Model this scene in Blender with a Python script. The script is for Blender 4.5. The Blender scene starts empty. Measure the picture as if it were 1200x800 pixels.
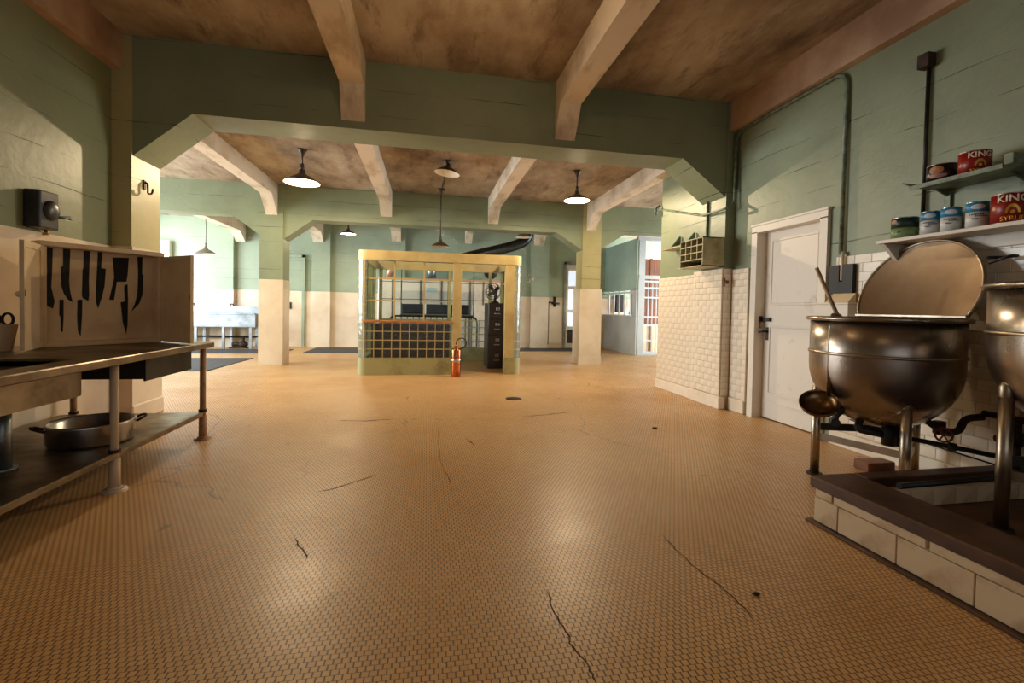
import bpy, bmesh, math, random
from mathutils import Vector, Matrix
random.seed(7)
PI = math.pi
sc = bpy.context.scene
COL = sc.collection

# ------------------------------------------------------------------ camera
CAM_H = 1.15
F_PX, YAW, PITCH, ROLL, OY = 537.86, math.radians(10.547), math.radians(1.415), math.radians(-1.132), -25.45
fwd = Vector((math.sin(YAW) * math.cos(PITCH), math.cos(YAW) * math.cos(PITCH), -math.sin(PITCH)))
rgt = Vector((math.cos(YAW), -math.sin(YAW), 0))
upv = rgt.cross(fwd)
r2 = rgt * math.cos(ROLL) - upv * math.sin(ROLL)
u2 = upv * math.cos(ROLL) + rgt * math.sin(ROLL)
cam_data = bpy.data.cameras.new('camera')
cam_data.sensor_width = 36.0
cam_data.lens = F_PX / 1200 * 36
cam_data.shift_y = OY / 1200
cam_data.clip_start = 0.05
cam = bpy.data.objects.new('camera', cam_data)
COL.objects.link(cam)
M = Matrix((r2, u2, -fwd)).transposed().to_4x4()
M.translation = (0, 0, CAM_H)
cam.matrix_world = M
sc.camera = cam

def ray(px, py):
    return r2 * ((px - 600) / F_PX) - u2 * ((py - 400 - OY) / F_PX) + fwd
EYE = Vector((0, 0, CAM_H))
def onx(px, py, X): d = ray(px, py); return EYE + d * (X / d.x)
def ony(px, py, Y): d = ray(px, py); return EYE + d * (Y / d.y)
def onz(px, py, Z=0.0): d = ray(px, py); return EYE + d * ((Z - CAM_H) / d.z)

# ------------------------------------------------------------------ world, exposure
w = bpy.data.worlds.new('world'); sc.world = w; w.use_nodes = True
bg = w.node_tree.nodes['Background']
bg.inputs[0].default_value = (0.80, 0.88, 1.0, 1); bg.inputs[1].default_value = 1.0
sc.view_settings.view_transform = 'Standard'
sc.view_settings.look = 'None'
sc.view_settings.gamma = 1
sc.view_settings.use_curve_mapping = False
sc.view_settings.exposure = -0.55
sc.cycles.use_denoising = True
sc.cycles.max_bounces = 10
sc.cycles.diffuse_bounces = 5
sc.cycles.sample_clamp_indirect = 6.0

def area(name, loc, rot, sx, sy, power, color):
    l = bpy.data.lights.new(name, 'AREA'); l.shape = 'RECTANGLE'; l.size = sx; l.size_y = sy
    l.energy = power; l.color = color
    o = bpy.data.objects.new(name, l); COL.objects.link(o); o.location = loc; o.rotation_euler = rot
    return o
DAY = (0.86, 0.94, 1.0)
# daylight entering through the tall windows of the side rooms and of the hall behind the camera
area('daylight_left_a', (-7.35, 7.6, 1.9), (0, -PI / 2, 0), 2.2, 2.6, 560, DAY)
area('daylight_left_b', (-7.35, 11.2, 1.9), (0, -PI / 2, 0), 2.2, 2.6, 480, DAY)
area('daylight_right_a', (8.35, 8.2, 1.9), (0, PI / 2, 0), 2.2, 2.4, 460, DAY)
area('daylight_right_b', (8.35, 12.0, 1.9), (0, PI / 2, 0), 2.2, 1.8, 520, DAY)
area('daylight_back', (0.3, -2.9, 1.9), (PI / 2, 0, 0), 4.4, 2.0, 9, (1.0, 0.93, 0.82))

# ------------------------------------------------------------------ mesh helpers
def lin(c):
    return tuple(((v / 255) / 12.92 if v / 255 <= 0.04045 else ((v / 255 + 0.055) / 1.055) ** 2.4) for v in c) + (1,)

class MB:
    def __init__(s): s.bm = bmesh.new()
    def box(s, a, b, bev=0.0, seg=1):
        a, b = Vector(a), Vector(b)
        c, d = (a + b) / 2, b - a
        r = bmesh.ops.create_cube(s.bm, size=1.0)
        for v in r['verts']: v.co = Vector((v.co.x * d.x, v.co.y * d.y, v.co.z * d.z)) + c
        if bev > 0:
            es = list({e for v in r['verts'] for e in v.link_edges})
            bmesh.ops.bevel(s.bm, geom=es, offset=bev, segments=seg, affect='EDGES', profile=0.5)
        return s
    def prism(s, pts, axis, lo, hi):
        """pts: 2-D outline; extruded along axis 'x','y','z' from lo to hi"""
        def P(p, t):
            return {'x': (t, p[0], p[1]), 'y': (p[0], t, p[1]), 'z': (p[0], p[1], t)}[axis]
        v0 = [s.bm.verts.new(P(p, lo)) for p in pts]; v1 = [s.bm.verts.new(P(p, hi)) for p in pts]
        fs = [s.bm.faces.new(v0), s.bm.faces.new(v1[::-1])]
        n = len(pts)
        for i in range(n): fs.append(s.bm.faces.new((v0[i], v1[i], v1[(i + 1) % n], v0[(i + 1) % n])))
        bmesh.ops.recalc_face_normals(s.bm, faces=fs)
        return s
    def hull(s, v, faces):
        vs = [s.bm.verts.new(p) for p in v]
        fs = [s.bm.faces.new([vs[i] for i in f]) for f in faces]
        bmesh.ops.recalc_face_normals(s.bm, faces=fs)
        return s
    def cyl(s, p, q, r, r_end=None, n=16):
        p, q = Vector(p), Vector(q); d = q - p
        res = bmesh.ops.create_cone(s.bm, cap_ends=True, segments=n, radius1=r, radius2=r if r_end is None else r_end, depth=d.length)
        rot = d.to_track_quat('Z', 'Y').to_matrix()
        for v in res['verts']: v.co = rot @ v.co + (p + q) / 2
        for v in res['verts']:
            for f in v.link_faces:
                if len(f.verts) == 4: f.smooth = True
        return s
    def tube(s, pts, r, n=10, closed=False):
        pts = [Vector(p) for p in pts]; m = len(pts); rings = []
        N = None
        for i, p in enumerate(pts):
            a = pts[i - 1] if (i > 0 or closed) else p
            b = pts[(i + 1) % m] if (i < m - 1 or closed) else p
            t = (b - a).normalized()
            if N is None:
                N = t.orthogonal().normalized()
            else:
                N = (N - t * N.dot(t)).normalized()
            B = t.cross(N)
            rr = r[i] if isinstance(r, (list, tuple)) else r
            rings.append([s.bm.verts.new(p + (N * math.cos(2 * PI * k / n) + B * math.sin(2 * PI * k / n)) * rr) for k in range(n)])
        fs = []
        for i in range(m if closed else m - 1):
            A, B_ = rings[i], rings[(i + 1) % m]
            for k in range(n):
                f = s.bm.faces.new((A[k], A[(k + 1) % n], B_[(k + 1) % n], B_[k])); f.smooth = True; fs.append(f)
        if not closed:
            fs.append(s.bm.faces.new(rings[0][::-1])); fs.append(s.bm.faces.new(rings[-1]))
        bmesh.ops.recalc_face_normals(s.bm, faces=fs)
        return s
    def lathe(s, prof, c=(0, 0, 0), n=40, mat3=None, smooth=True, a0=0.0, a1=None):
        """prof: (radius, z) list, turned about z through c"""
        c = Vector(c); rings = []
        full = a1 is None
        k_n = n if full else n + 1
        for r, z in prof:
            ring = []
            if r < 1e-6:
                p = Vector((0, 0, z)); p = mat3 @ p if mat3 else p
                ring = [s.bm.verts.new(c + p)]
            else:
                for k in range(k_n):
                    t = 2 * PI * k / n if full else a0 + (a1 - a0) * k / n
                    p = Vector((r * math.cos(t), r * math.sin(t), z)); p = mat3 @ p if mat3 else p
                    ring.append(s.bm.verts.new(c + p))
            rings.append(ring)
        fs = []
        for A, B in zip(rings, rings[1:]):
            for k in range(n):
                k2 = (k + 1) % n if full else k + 1
                vs = []
                for v in (A[k % len(A)], A[k2 % len(A)], B[k2 % len(B)], B[k % len(B)]):
                    if v not in vs: vs.append(v)
                if len(vs) >= 3:
                    f = s.bm.faces.new(vs); f.smooth = smooth; fs.append(f)
        return s
    def sphere(s, c, r, u=16, v=10, scale=(1, 1, 1)):
        res = bmesh.ops.create_uvsphere(s.bm, u_segments=u, v_segments=v, radius=r)
        for w_ in res['verts']:
            w_.co = Vector((w_.co.x * scale[0], w_.co.y * scale[1], w_.co.z * scale[2])) + Vector(c)
            for f in w_.link_faces: f.smooth = True
        return s
    def grid(s, fn, nu, nv, smooth=True):
        V = [[s.bm.verts.new(fn(i / nu, j / nv)) for j in range(nv + 1)] for i in range(nu + 1)]
        for i in range(nu):
            for j in range(nv):
                f = s.bm.faces.new((V[i][j], V[i + 1][j], V[i + 1][j + 1], V[i][j + 1])); f.smooth = smooth
        return s
    def mesh(s, name, mat):
        me = bpy.data.meshes.new(name); s.bm.to_mesh(me); s.bm.free(); me.materials.append(mat); return me
    def build(s, name, mat, parent=None, world=True):
        """world=True: geometry was given in world space; it is moved into the space of its thing"""
        if parent is not None and world:
            root = parent
            while root.parent: root = root.parent
            off = root.location
            if off.length > 0:
                bmesh.ops.translate(s.bm, verts=s.bm.verts, vec=-off)
        o = bpy.data.objects.new(name, s.mesh(name, mat)); COL.objects.link(o)
        if parent is not None: o.parent = parent
        return o

def tag(o, label, cat=None, group=None, kind=None):
    o['label'] = label
    if cat: o['category'] = cat
    if group: o['group'] = group
    if kind: o['kind'] = kind
    return o
def thing(name, label, cat, loc=(0, 0, 0), rz=0.0, group=None):
    o = bpy.data.objects.new(name, None); COL.objects.link(o)
    o.location = loc; o.rotation_euler = (0, 0, rz); o.empty_display_size = 0.1
    return tag(o, label, cat, group)
def struct(name, mb, mat, label, cat):
    o = mb.build(name, mat); return tag(o, label, cat, kind='structure')
def solo(name, mb, mat, label, cat, loc, group=None):
    """a thing that is one mesh; geometry in world space, origin moved to loc"""
    bmesh.ops.translate(mb.bm, verts=mb.bm.verts, vec=-Vector(loc))
    o = mb.build(name, mat); o.location = loc; return tag(o, label, cat, group)
def arc(c, r, a0, a1, n, plane):
    out = []
    for i in range(n + 1):
        t = a0 + (a1 - a0) * i / n; u, v = r * math.cos(t), r * math.sin(t)
        out.append(Vector(c) + Vector({'xz': (u, 0, v), 'yz': (0, u, v), 'xy': (u, v, 0)}[plane]))
    return out
def fillet(pts, r, n=5):
    """round the inner corners of a polyline"""
    pts = [Vector(p) for p in pts]; out = [pts[0]]
    for a, b, c in zip(pts, pts[1:], pts[2:]):
        d1, d2 = (a - b), (c - b); k = min(r, d1.length * .49, d2.length * .49)
        p, q = b + d1.normalized() * k, b + d2.normalized() * k
        for i in range(n + 1):
            t = i / n; out.append(p * (1 - t) ** 2 + b * 2 * t * (1 - t) + q * t * t)
    out.append(pts[-1]); return out

# ------------------------------------------------------------------ materials
def mk(name):
    m = bpy.data.materials.new(name); m.use_nodes = True
    nt = m.node_tree; b = nt.nodes['Principled BSDF']
    return m, nt, b
def node(nt, typ, **kw):
    n = nt.nodes.new(typ)
    for k, v in kw.items():
        if k.startswith('i_'): n.inputs[int(k[2:])].default_value = v
        else: setattr(n, k, v)
    return n
def ramp(nt, fac, stops):
    r = nt.nodes.new('ShaderNodeValToRGB'); nt.links.new(fac, r.inputs[0])
    el = r.color_ramp.elements
    while len(el) < len(stops): el.new(0.5)
    for e, (p, c) in zip(el, stops): e.position = p; e.color = c
    return r.outputs[0]
def mixc(nt, fac, a, b, mode='MIX'):
    m = nt.nodes.new('ShaderNodeMix'); m.data_type = 'RGBA'; m.blend_type = mode
    for sock, v in ((m.inputs[0], fac), (m.inputs[6], a), (m.inputs[7], b)):
        if hasattr(v, 'is_linked'): nt.links.new(v, sock)
        else: sock.default_value = v
    return m.outputs[2]
def noise(nt, scale, detail=4, rough=.55, vec=None, stretch=None):
    if vec is None: vec = node(nt, 'ShaderNodeNewGeometry').outputs['Position']
    if stretch:
        mp = node(nt, 'ShaderNodeMapping'); mp.inputs['Scale'].default_value = stretch
        nt.links.new(vec, mp.inputs[0]); vec = mp.outputs[0]
    n = node(nt, 'ShaderNodeTexNoise'); n.inputs['Scale'].default_value = scale
    n.inputs['Detail'].default_value = detail; n.inputs['Roughness'].default_value = rough
    nt.links.new(vec, n.inputs['Vector']); return n.outputs[0]
def bump(nt, b, h, strength=.3, dist=.01):
    bp = node(nt, 'ShaderNodeBump'); bp.inputs['Strength'].default_value = strength; bp.inputs['Distance'].default_value = dist
    nt.links.new(h, bp.inputs['Height']); nt.links.new(bp.outputs[0], b.inputs['Normal'])
def plain(name, c1, rough=.5, metal=0.0, c2=None, scale=6, lo=.4, hi=.65, bmp=0.0, stretch=None, spec=None, rough2=None):
    m, nt, b = mk(name)
    b.inputs['Roughness'].default_value = rough; b.inputs['Metallic'].default_value = metal
    if spec is not None: b.inputs['Specular IOR Level'].default_value = spec
    tc = node(nt, 'ShaderNodeTexCoord').outputs['Object']
    if c2 is not None:
        n = noise(nt, scale, 6, .6, vec=tc, stretch=stretch)
        nt.links.new(ramp(nt, n, [(lo, lin(c1)), (hi, lin(c2))]), b.inputs['Base Color'])
        if bmp: bump(nt, b, n, bmp, .01)
        if rough2 is not None:
            mr = node(nt, 'ShaderNodeMapRange'); mr.inputs[1].default_value = .35; mr.inputs[2].default_value = .65
            mr.inputs[3].default_value = rough; mr.inputs[4].default_value = rough2
            nt.links.new(n, mr.inputs[0]); nt.links.new(mr.outputs[0], b.inputs['Roughness'])
    else:
        b.inputs['Base Color'].default_value = lin(c1)
    return m
def emit(name, c, s):
    m, nt, b = mk(name)
    b.inputs['Base Color'].default_value = lin(c)
    b.inputs['Emission Color'].default_value = lin(c); b.inputs['Emission Strength'].default_value = s
    return m
def wall_paint(name, base, dirt, crack=.9, board=.26, rough=.45, flake=False):
    """painted board-formed concrete: faint horizontal board joints, stains, chipped hairlines"""
    m, nt, b = mk(name); b.inputs['Roughness'].default_value = rough
    pos = node(nt, 'ShaderNodeNewGeometry').outputs['Position']
    n1 = noise(nt, .9, 5, .6, pos)
    col = ramp(nt, n1, [(.35, lin(base)), (.72, lin(tuple(int(v * .86) for v in base)))])
    sx = node(nt, 'ShaderNodeSeparateXYZ'); nt.links.new(pos, sx.inputs[0])
    ad = node(nt, 'ShaderNodeMath', operation='ADD'); nt.links.new(sx.outputs[0], ad.inputs[0]); nt.links.new(sx.outputs[1], ad.inputs[1])
    cb = node(nt, 'ShaderNodeCombineXYZ'); nt.links.new(ad.outputs[0], cb.inputs[0])
    wob = noise(nt, 2.2, 3, .5, pos)
    w2 = node(nt, 'ShaderNodeMath', operation='MULTIPLY_ADD'); nt.links.new(wob, w2.inputs[0]); w2.inputs[1].default_value = .05
    nt.links.new(sx.outputs[2], w2.inputs[2]); nt.links.new(w2.outputs[0], cb.inputs[1])
    br = node(nt, 'ShaderNodeTexBrick'); nt.links.new(cb.outputs[0], br.inputs['Vector'])
    br.inputs['Scale'].default_value = 1.0; br.inputs['Brick Width'].default_value = 60.0; br.inputs['Row Height'].default_value = board
    br.inputs['Mortar Size'].default_value = .005; br.inputs['Mortar Smooth'].default_value = .6; br.offset = .37
    br.inputs['Color1'].default_value = (0, 0, 0, 1); br.inputs['Color2'].default_value = (0, 0, 0, 1); br.inputs['Mortar'].default_value = (1, 1, 1, 1)
    msk = ramp(nt, noise(nt, 1.7, 4, .6, pos, (1, 1, 2.5)), [(.46, (0, 0, 0, 1)), (.62, (1, 1, 1, 1))])
    mm = node(nt, 'ShaderNodeMath', operation='MULTIPLY'); nt.links.new(br.outputs[0], mm.inputs[0]); nt.links.new(msk, mm.inputs[1])
    mm2 = node(nt, 'ShaderNodeMath', operation='MULTIPLY'); nt.links.new(mm.outputs[0], mm2.inputs[0]); mm2.inputs[1].default_value = crack
    col = mixc(nt, mm2.outputs[0], col, lin(dirt))
    sp = ramp(nt, noise(nt, 5.0, 7, .7, pos, (1, 1, 3)), [(.66, (0, 0, 0, 1)), (.76, (.55, .55, .55, 1))])
    col = mixc(nt, sp, col, lin(dirt))
    if flake:
        fl = ramp(nt, noise(nt, 1.5, 8, .68, pos), [(.64, (0, 0, 0, 1)), (.67, (.85, .85, .85, 1))])
        col = mixc(nt, fl, col, lin((214, 210, 192)))
    nt.links.new(col, b.inputs['Base Color'])
    hs = node(nt, 'ShaderNodeMath', operation='SUBTRACT'); nt.links.new(noise(nt, 9, 6, .6, pos), hs.inputs[0]); nt.links.new(mm.outputs[0], hs.inputs[1])
    bump(nt, b, hs.outputs[0], .35, .012)
    return m

GREEN = wall_paint('green_painted_concrete', (142, 152, 122), (56, 56, 40))
GREEN_L = wall_paint('green_painted_concrete_olive', (134, 139, 100), (62, 56, 38))
GREEN_F = wall_paint('blue_green_painted_wall', (160, 175, 150), (74, 84, 68), crack=.5, flake=True)
OLIVE = wall_paint('pale_olive_painted_concrete', (184, 174, 124), (84, 70, 44))
def ceiling_mat():
    m, nt, b = mk('stained_ceiling_plaster'); b.inputs['Roughness'].default_value = .8
    pos = node(nt, 'ShaderNodeNewGeometry').outputs['Position']
    a = ramp(nt, noise(nt, 1.3, 8, .7, pos, (1, .5, 1)), [(.30, lin((200, 186, 164))), (.5, lin((164, 144, 120))), (.68, lin((108, 88, 68)))])
    st = ramp(nt, noise(nt, 4.5, 8, .72, pos, (1, .25, 1)), [(.54, (0, 0, 0, 1)), (.70, (.8, .8, .8, 1))])
    col = mixc(nt, st, a, lin((88, 66, 50)))
    nt.links.new(col, b.inputs['Base Color'])
    bump(nt, b, noise(nt, 7, 7, .65, pos, (1, .4, 1)), .4, .02)
    return m
CEIL = ceiling_mat()
BEAM = plain('cream_painted_beam', (226, 210, 186), .7, c2=(150, 124, 96), scale=2.6, lo=.48, hi=.78, bmp=.25, stretch=(1.6, .6, 1))
FRIEZE = plain('beige_frieze', (196, 164, 134), .7, c2=(158, 124, 98), scale=1.5, bmp=.1)
WHITE_WALL = plain('cream_wainscot', (230, 214, 190), .35, c2=(204, 182, 152), scale=1.4, lo=.4, hi=.75, bmp=.05)
TILE = plain('white_glazed_tile', (238, 228, 210), .18, c2=(222, 208, 184), scale=2.5)
GROUT = plain('tile_grout', (206, 192, 166), .8, c2=(180, 162, 134), scale=5)
WHITE_P = plain('white_painted_wood', (222, 214, 200), .45, c2=(190, 176, 156), scale=5, lo=.6, hi=.8, bmp=.05)
CREAM_P = plain('cream_painted_wood', (226, 200, 160), .5, c2=(190, 156, 112), scale=3, lo=.45, hi=.8, bmp=.05)
BLACK = plain('black_iron', (26, 24, 23), .45, .3, c2=(48, 44, 40), scale=9)
BLACK_PAINT = plain('black_silhouette_paint', (10, 9, 9), .6)
DARK_BOX = plain('charcoal_enamel', (42, 40, 40), .35, .2, c2=(62, 58, 54), scale=8)
STEEL = plain('dull_stainless_steel', (176, 162, 142), .30, 1.0, c2=(146, 130, 110), scale=3, rough2=.42)
STEEL_T = plain('table_steel', (150, 136, 114), .34, 1.0, c2=(112, 96, 76), scale=4, rough2=.5)
KETTLE = plain('kettle_steel', (172, 162, 152), .24, 1.0, c2=(138, 126, 114), scale=2.5, rough2=.36)
LID = plain('lid_steel', (140, 118, 94), .36, 1.0, c2=(120, 98, 76), scale=2.5, rough2=.46)
ALU = plain('aluminium', (196, 192, 188), .3, 1.0, c2=(168, 164, 160), scale=5)
GALV = plain('galvanised_sheet', (166, 174, 180), .38, .9, c2=(130, 138, 144), scale=4)
BRASS = plain('worn_brass', (168, 128, 72), .3, 1.0)
COPPER = plain('copper', (206, 122, 76), .24, 1.0, c2=(150, 78, 48), scale=6)
LEGP = plain('chipped_cream_paint', (206, 186, 158), .4, c2=(92, 70, 50), scale=16, lo=.62, hi=.68)
LEG_ORANGE = plain('worn_orange_leg_paint', (168, 128, 88), .4, c2=(96, 70, 48), scale=14, lo=.55, hi=.7)
BOOTH = plain('yellow_olive_booth_paint', (198, 178, 124), .45, c2=(168, 146, 96), scale=3, lo=.45, hi=.8, bmp=.05)
BOOTH_B = plain('green_olive_base_paint', (164, 160, 112), .5, c2=(120, 108, 68), scale=3.5, lo=.5, hi=.8, bmp=.08)
WOOD_SILL = plain('varnished_sill_wood', (186, 128, 72), .4, c2=(140, 88, 46), scale=5, stretch=(1, 8, 8))
WOOD_RED = plain('red_brown_door_wood', (142, 82, 50), .4, c2=(96, 52, 32), scale=4, stretch=(6, 6, .6))
WOOD_BLOCK = plain('brown_block_wood', (128, 78, 46), .6, c2=(84, 48, 28), scale=6)
WOOD_HANDLE = plain('pale_handle_wood', (170, 136, 94), .55, c2=(120, 90, 58), scale=8)
CAP = plain('brown_rusted_cap', (96, 66, 48), .45, .2, c2=(52, 34, 26), scale=5, lo=.35, hi=.7, bmp=.1)
BASIN_F = plain('brown_basin_floor', (110, 80, 56), .6, c2=(72, 48, 32), scale=4)
CURB_T = plain('cream_curb_tile', (216, 194, 160), .35, c2=(160, 124, 88), scale=5, lo=.5, hi=.75, bmp=.06)
MAT_RUB = plain('dark_rubber', (58, 58, 60), .7, c2=(44, 44, 46), scale=12)
CABINET = plain('brown_file_cabinet_enamel', (62, 48, 38), .4, c2=(50, 38, 30), scale=5)
SHADE_OUT = plain('lamp_shade_dark_enamel', (70, 56, 46), .4, .2)
SHADE_OUT_G = plain('lamp_shade_grey_enamel', (136, 134, 122), .4, .2)
SHADE_IN = plain('lamp_shade_white_enamel', (236, 226, 208), .4)
BULB = emit('lit_bulb', (255, 214, 150), 26)
BULB_OFF = plain('unlit_bulb', (220, 214, 204), .2)
OVEN = plain('white_oven_enamel', (222, 214, 204), .3, c2=(196, 186, 172), scale=3, lo=.5, hi=.8)
OVEN_EDGE = plain('oven_steel_strip', (112, 108, 104), .4, .7)
DARK_IN = plain('dark_oven_inside', (16, 14, 13), .8)
DUCT = plain('dark_metal_duct', (72, 76, 78), .32, .9, c2=(50, 52, 54), scale=4)
GRID_PAINT = plain('pale_olive_box_paint', (188, 182, 142), .5, c2=(150, 140, 100), scale=6)
DARK_WOOD_SHADE = plain('dark_wood_and_slot_shade', (34, 19, 14), .7)  # dark wood; its near-black also stands in for shade in the slots
PIPE_GREEN = plain('green_painted_conduit', (120, 138, 112), .45, c2=(76, 80, 62), scale=14)
RUST = plain('rusty_iron', (70, 50, 38), .6, .5, c2=(36, 28, 24), scale=14)
RED_WHEEL = plain('red_valve_wheel', (110, 40, 28), .5)
BARS = plain('white_painted_bar', (214, 218, 222), .4)
BARS_WALL = wall_paint('grey_white_partition_paint', (202, 208, 208), (96, 92, 80), crack=.3)
TEAL = wall_paint('teal_partition_paint', (168, 194, 180), (84, 84, 66), crack=.3)
def glass(name, tint, refl=.1, rough=.03):
    m, nt, b = mk(name); nt.nodes.remove(b)
    out = nt.nodes['Material Output']
    tr = node(nt, 'ShaderNodeBsdfTransparent'); tr.inputs[0].default_value = tint
    gl = node(nt, 'ShaderNodeBsdfGlossy'); gl.inputs['Roughness'].default_value = rough
    fr = node(nt, 'ShaderNodeFresnel'); fr.inputs[0].default_value = 1.2
    mx = node(nt, 'ShaderNodeMixShader'); nt.links.new(fr.outputs[0], mx.inputs[0])
    nt.links.new(tr.outputs[0], mx.inputs[1]); nt.links.new(gl.outputs[0], mx.inputs[2]); nt.links.new(mx.outputs[0], out.inputs[0])
    return m
GLASS = glass('window_glass', (.94, .97, .96, 1))
def block_glass(name, kt, kg):
    m, nt, b = mk(name); nt.nodes.remove(b); out = nt.nodes['Material Output']
    pos = node(nt, 'ShaderNodeNewGeometry').outputs['Position']
    bp = node(nt, 'ShaderNodeBump'); bp.inputs['Strength'].default_value = .6; bp.inputs['Distance'].default_value = .01
    nt.links.new(noise(nt, 24, 2, .5, pos), bp.inputs['Height'])
    tr = node(nt, 'ShaderNodeBsdfTransparent'); tr.inputs[0].default_value = (.86, .92, .93, 1)
    tl = node(nt, 'ShaderNodeBsdfTranslucent'); tl.inputs[0].default_value = (.86, .93, .96, 1)
    gl = node(nt, 'ShaderNodeBsdfGlossy'); gl.inputs['Roughness'].default_value = .12; nt.links.new(bp.outputs[0], gl.inputs['Normal'])
    m1 = node(nt, 'ShaderNodeMixShader'); m1.inputs[0].default_value = kt
    nt.links.new(tr.outputs[0], m1.inputs[1]); nt.links.new(tl.outputs[0], m1.inputs[2])
    m2 = node(nt, 'ShaderNodeMixShader'); m2.inputs[0].default_value = kg
    nt.links.new(m1.outputs[0], m2.inputs[1]); nt.links.new(gl.outputs[0], m2.inputs[2]); nt.links.new(m2.outputs[0], out.inputs[0])
    return m
BLOCK = block_glass('glass_block', .10, .05)
BLOCK_C = block_glass('bright_corner_glass_block', .5, .12)  # more translucent copy of the block glass, so the corners look daylit
SKYPANE = emit('bright_window_sky', (226, 238, 255), 1.1)

def floor_mat():
    """small buff mosaic tiles laid in staggered rows, dark joints, stains and a few cracked lines"""
    m, nt, b = mk('buff_mosaic_floor')
    pos = node(nt, 'ShaderNodeNewGeometry').outputs['Position']
    mp = node(nt, 'ShaderNodeMapping'); mp.inputs['Scale'].default_value = (1, 2.6, 1); nt.links.new(pos, mp.inputs[0])
    br = node(nt, 'ShaderNodeTexBrick'); nt.links.new(mp.outputs[0], br.inputs['Vector'])
    br.inputs['Scale'].default_value = 1.0; br.inputs['Brick Width'].default_value = .0266; br.inputs['Row Height'].default_value = .023 * 2.6
    br.inputs['Mortar Size'].default_value = .0033; br.inputs['Mortar Smooth'].default_value = .5; br.offset = .5
    br.inputs['Color1'].default_value = lin((233, 192, 136)); br.inputs['Color2'].default_value = lin((223, 178, 121)); br.inputs['Mortar'].default_value = lin((92, 64, 36))
    big = ramp(nt, noise(nt, .55, 5, .6, pos), [(.3, (1, 1, 1, 1)), (.75, lin((222, 204, 178)))])
    col = mixc(nt, 1.0, br.outputs[0], big, 'MULTIPLY')
    spots = ramp(nt, noise(nt, 3.3, 5, .62, pos), [(.67, (0, 0, 0, 1)), (.72, (.75, .75, .75, 1))])
    col = mixc(nt, spots, col, lin((92, 62, 36)))
    # worn, sealed area in the second bay: joints barely show there
    vo = node(nt, 'ShaderNodeTexVoronoi'); vo.feature = 'DISTANCE_TO_EDGE'; vo.inputs['Scale'].default_value = .42
    dv = node(nt, 'ShaderNodeVectorMath', operation='ADD'); nt.links.new(pos, dv.inputs[0])
    nz = node(nt, 'ShaderNodeTexNoise'); nz.inputs['Scale'].default_value = 2.2; nz.inputs['Detail'].default_value = 6; nt.links.new(pos, nz.inputs['Vector'])
    sv = node(nt, 'ShaderNodeVectorMath', operation='SCALE'); sv.inputs[3].default_value = .5; nt.links.new(nz.outputs[1], sv.inputs[0])
    nt.links.new(sv.outputs[0], dv.inputs[1]); nt.links.new(dv.outputs[0], vo.inputs['Vector'])
    ck = ramp(nt, vo.outputs[0], [(.0, (.85, .85, .85, 1)), (.0035, (0, 0, 0, 1))])
    cm = ramp(nt, noise(nt, .8, 3, .5, pos), [(.52, (0, 0, 0, 1)), (.6, (1, 1, 1, 1))])
    cmm = mixc(nt, 1.0, ck, cm, 'MULTIPLY')
    col = mixc(nt, cmm, col, lin((60, 40, 26)))
    nt.links.new(col, b.inputs['Base Color'])
    rr = ramp(nt, noise(nt, 1.1, 5, .6, pos), [(.3, (.32, .32, .32, 1)), (.7, (.46, .46, .46, 1))])
    nt.links.new(rr, b.inputs['Roughness'])
    inv = node(nt, 'ShaderNodeMath', operation='SUBTRACT'); inv.inputs[0].default_value = 1; nt.links.new(br.outputs[1], inv.inputs[1])
    bump(nt, b, inv.outputs[0], .25, .002)
    return m
FLOOR = floor_mat()

# ================================================================== the setting
WL, WR = -2.9, 3.58
H1, H1B = 4.93, 5.38            # first concrete frame, front and back
H2, H2B = 9.2, 9.62             # second frame
YF = 13.2                       # far wall
Z1, Z2 = 3.63, 3.36             # ceilings
BK = -3.0

mb = MB(); mb.box((-7.6, BK, -.12), (8.6, YF + .3, 0)); struct('floor', mb, FLOOR, 'buff mosaic tile floor of the whole kitchen', 'floor')
mb = MB(); mb.box((-3.3, BK, Z1), (4.0, H1 + .1, Z1 + .15)); struct('ceiling', mb, CEIL, 'stained brown plaster ceiling above the near bay', 'ceiling')
mb = MB(); mb.box((-7.6, H1 + .1, Z2), (8.6, YF + .3, Z2 + .15)); struct('ceiling', mb, CEIL, 'stained tan plaster ceiling beyond the first frame', 'ceiling')

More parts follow.
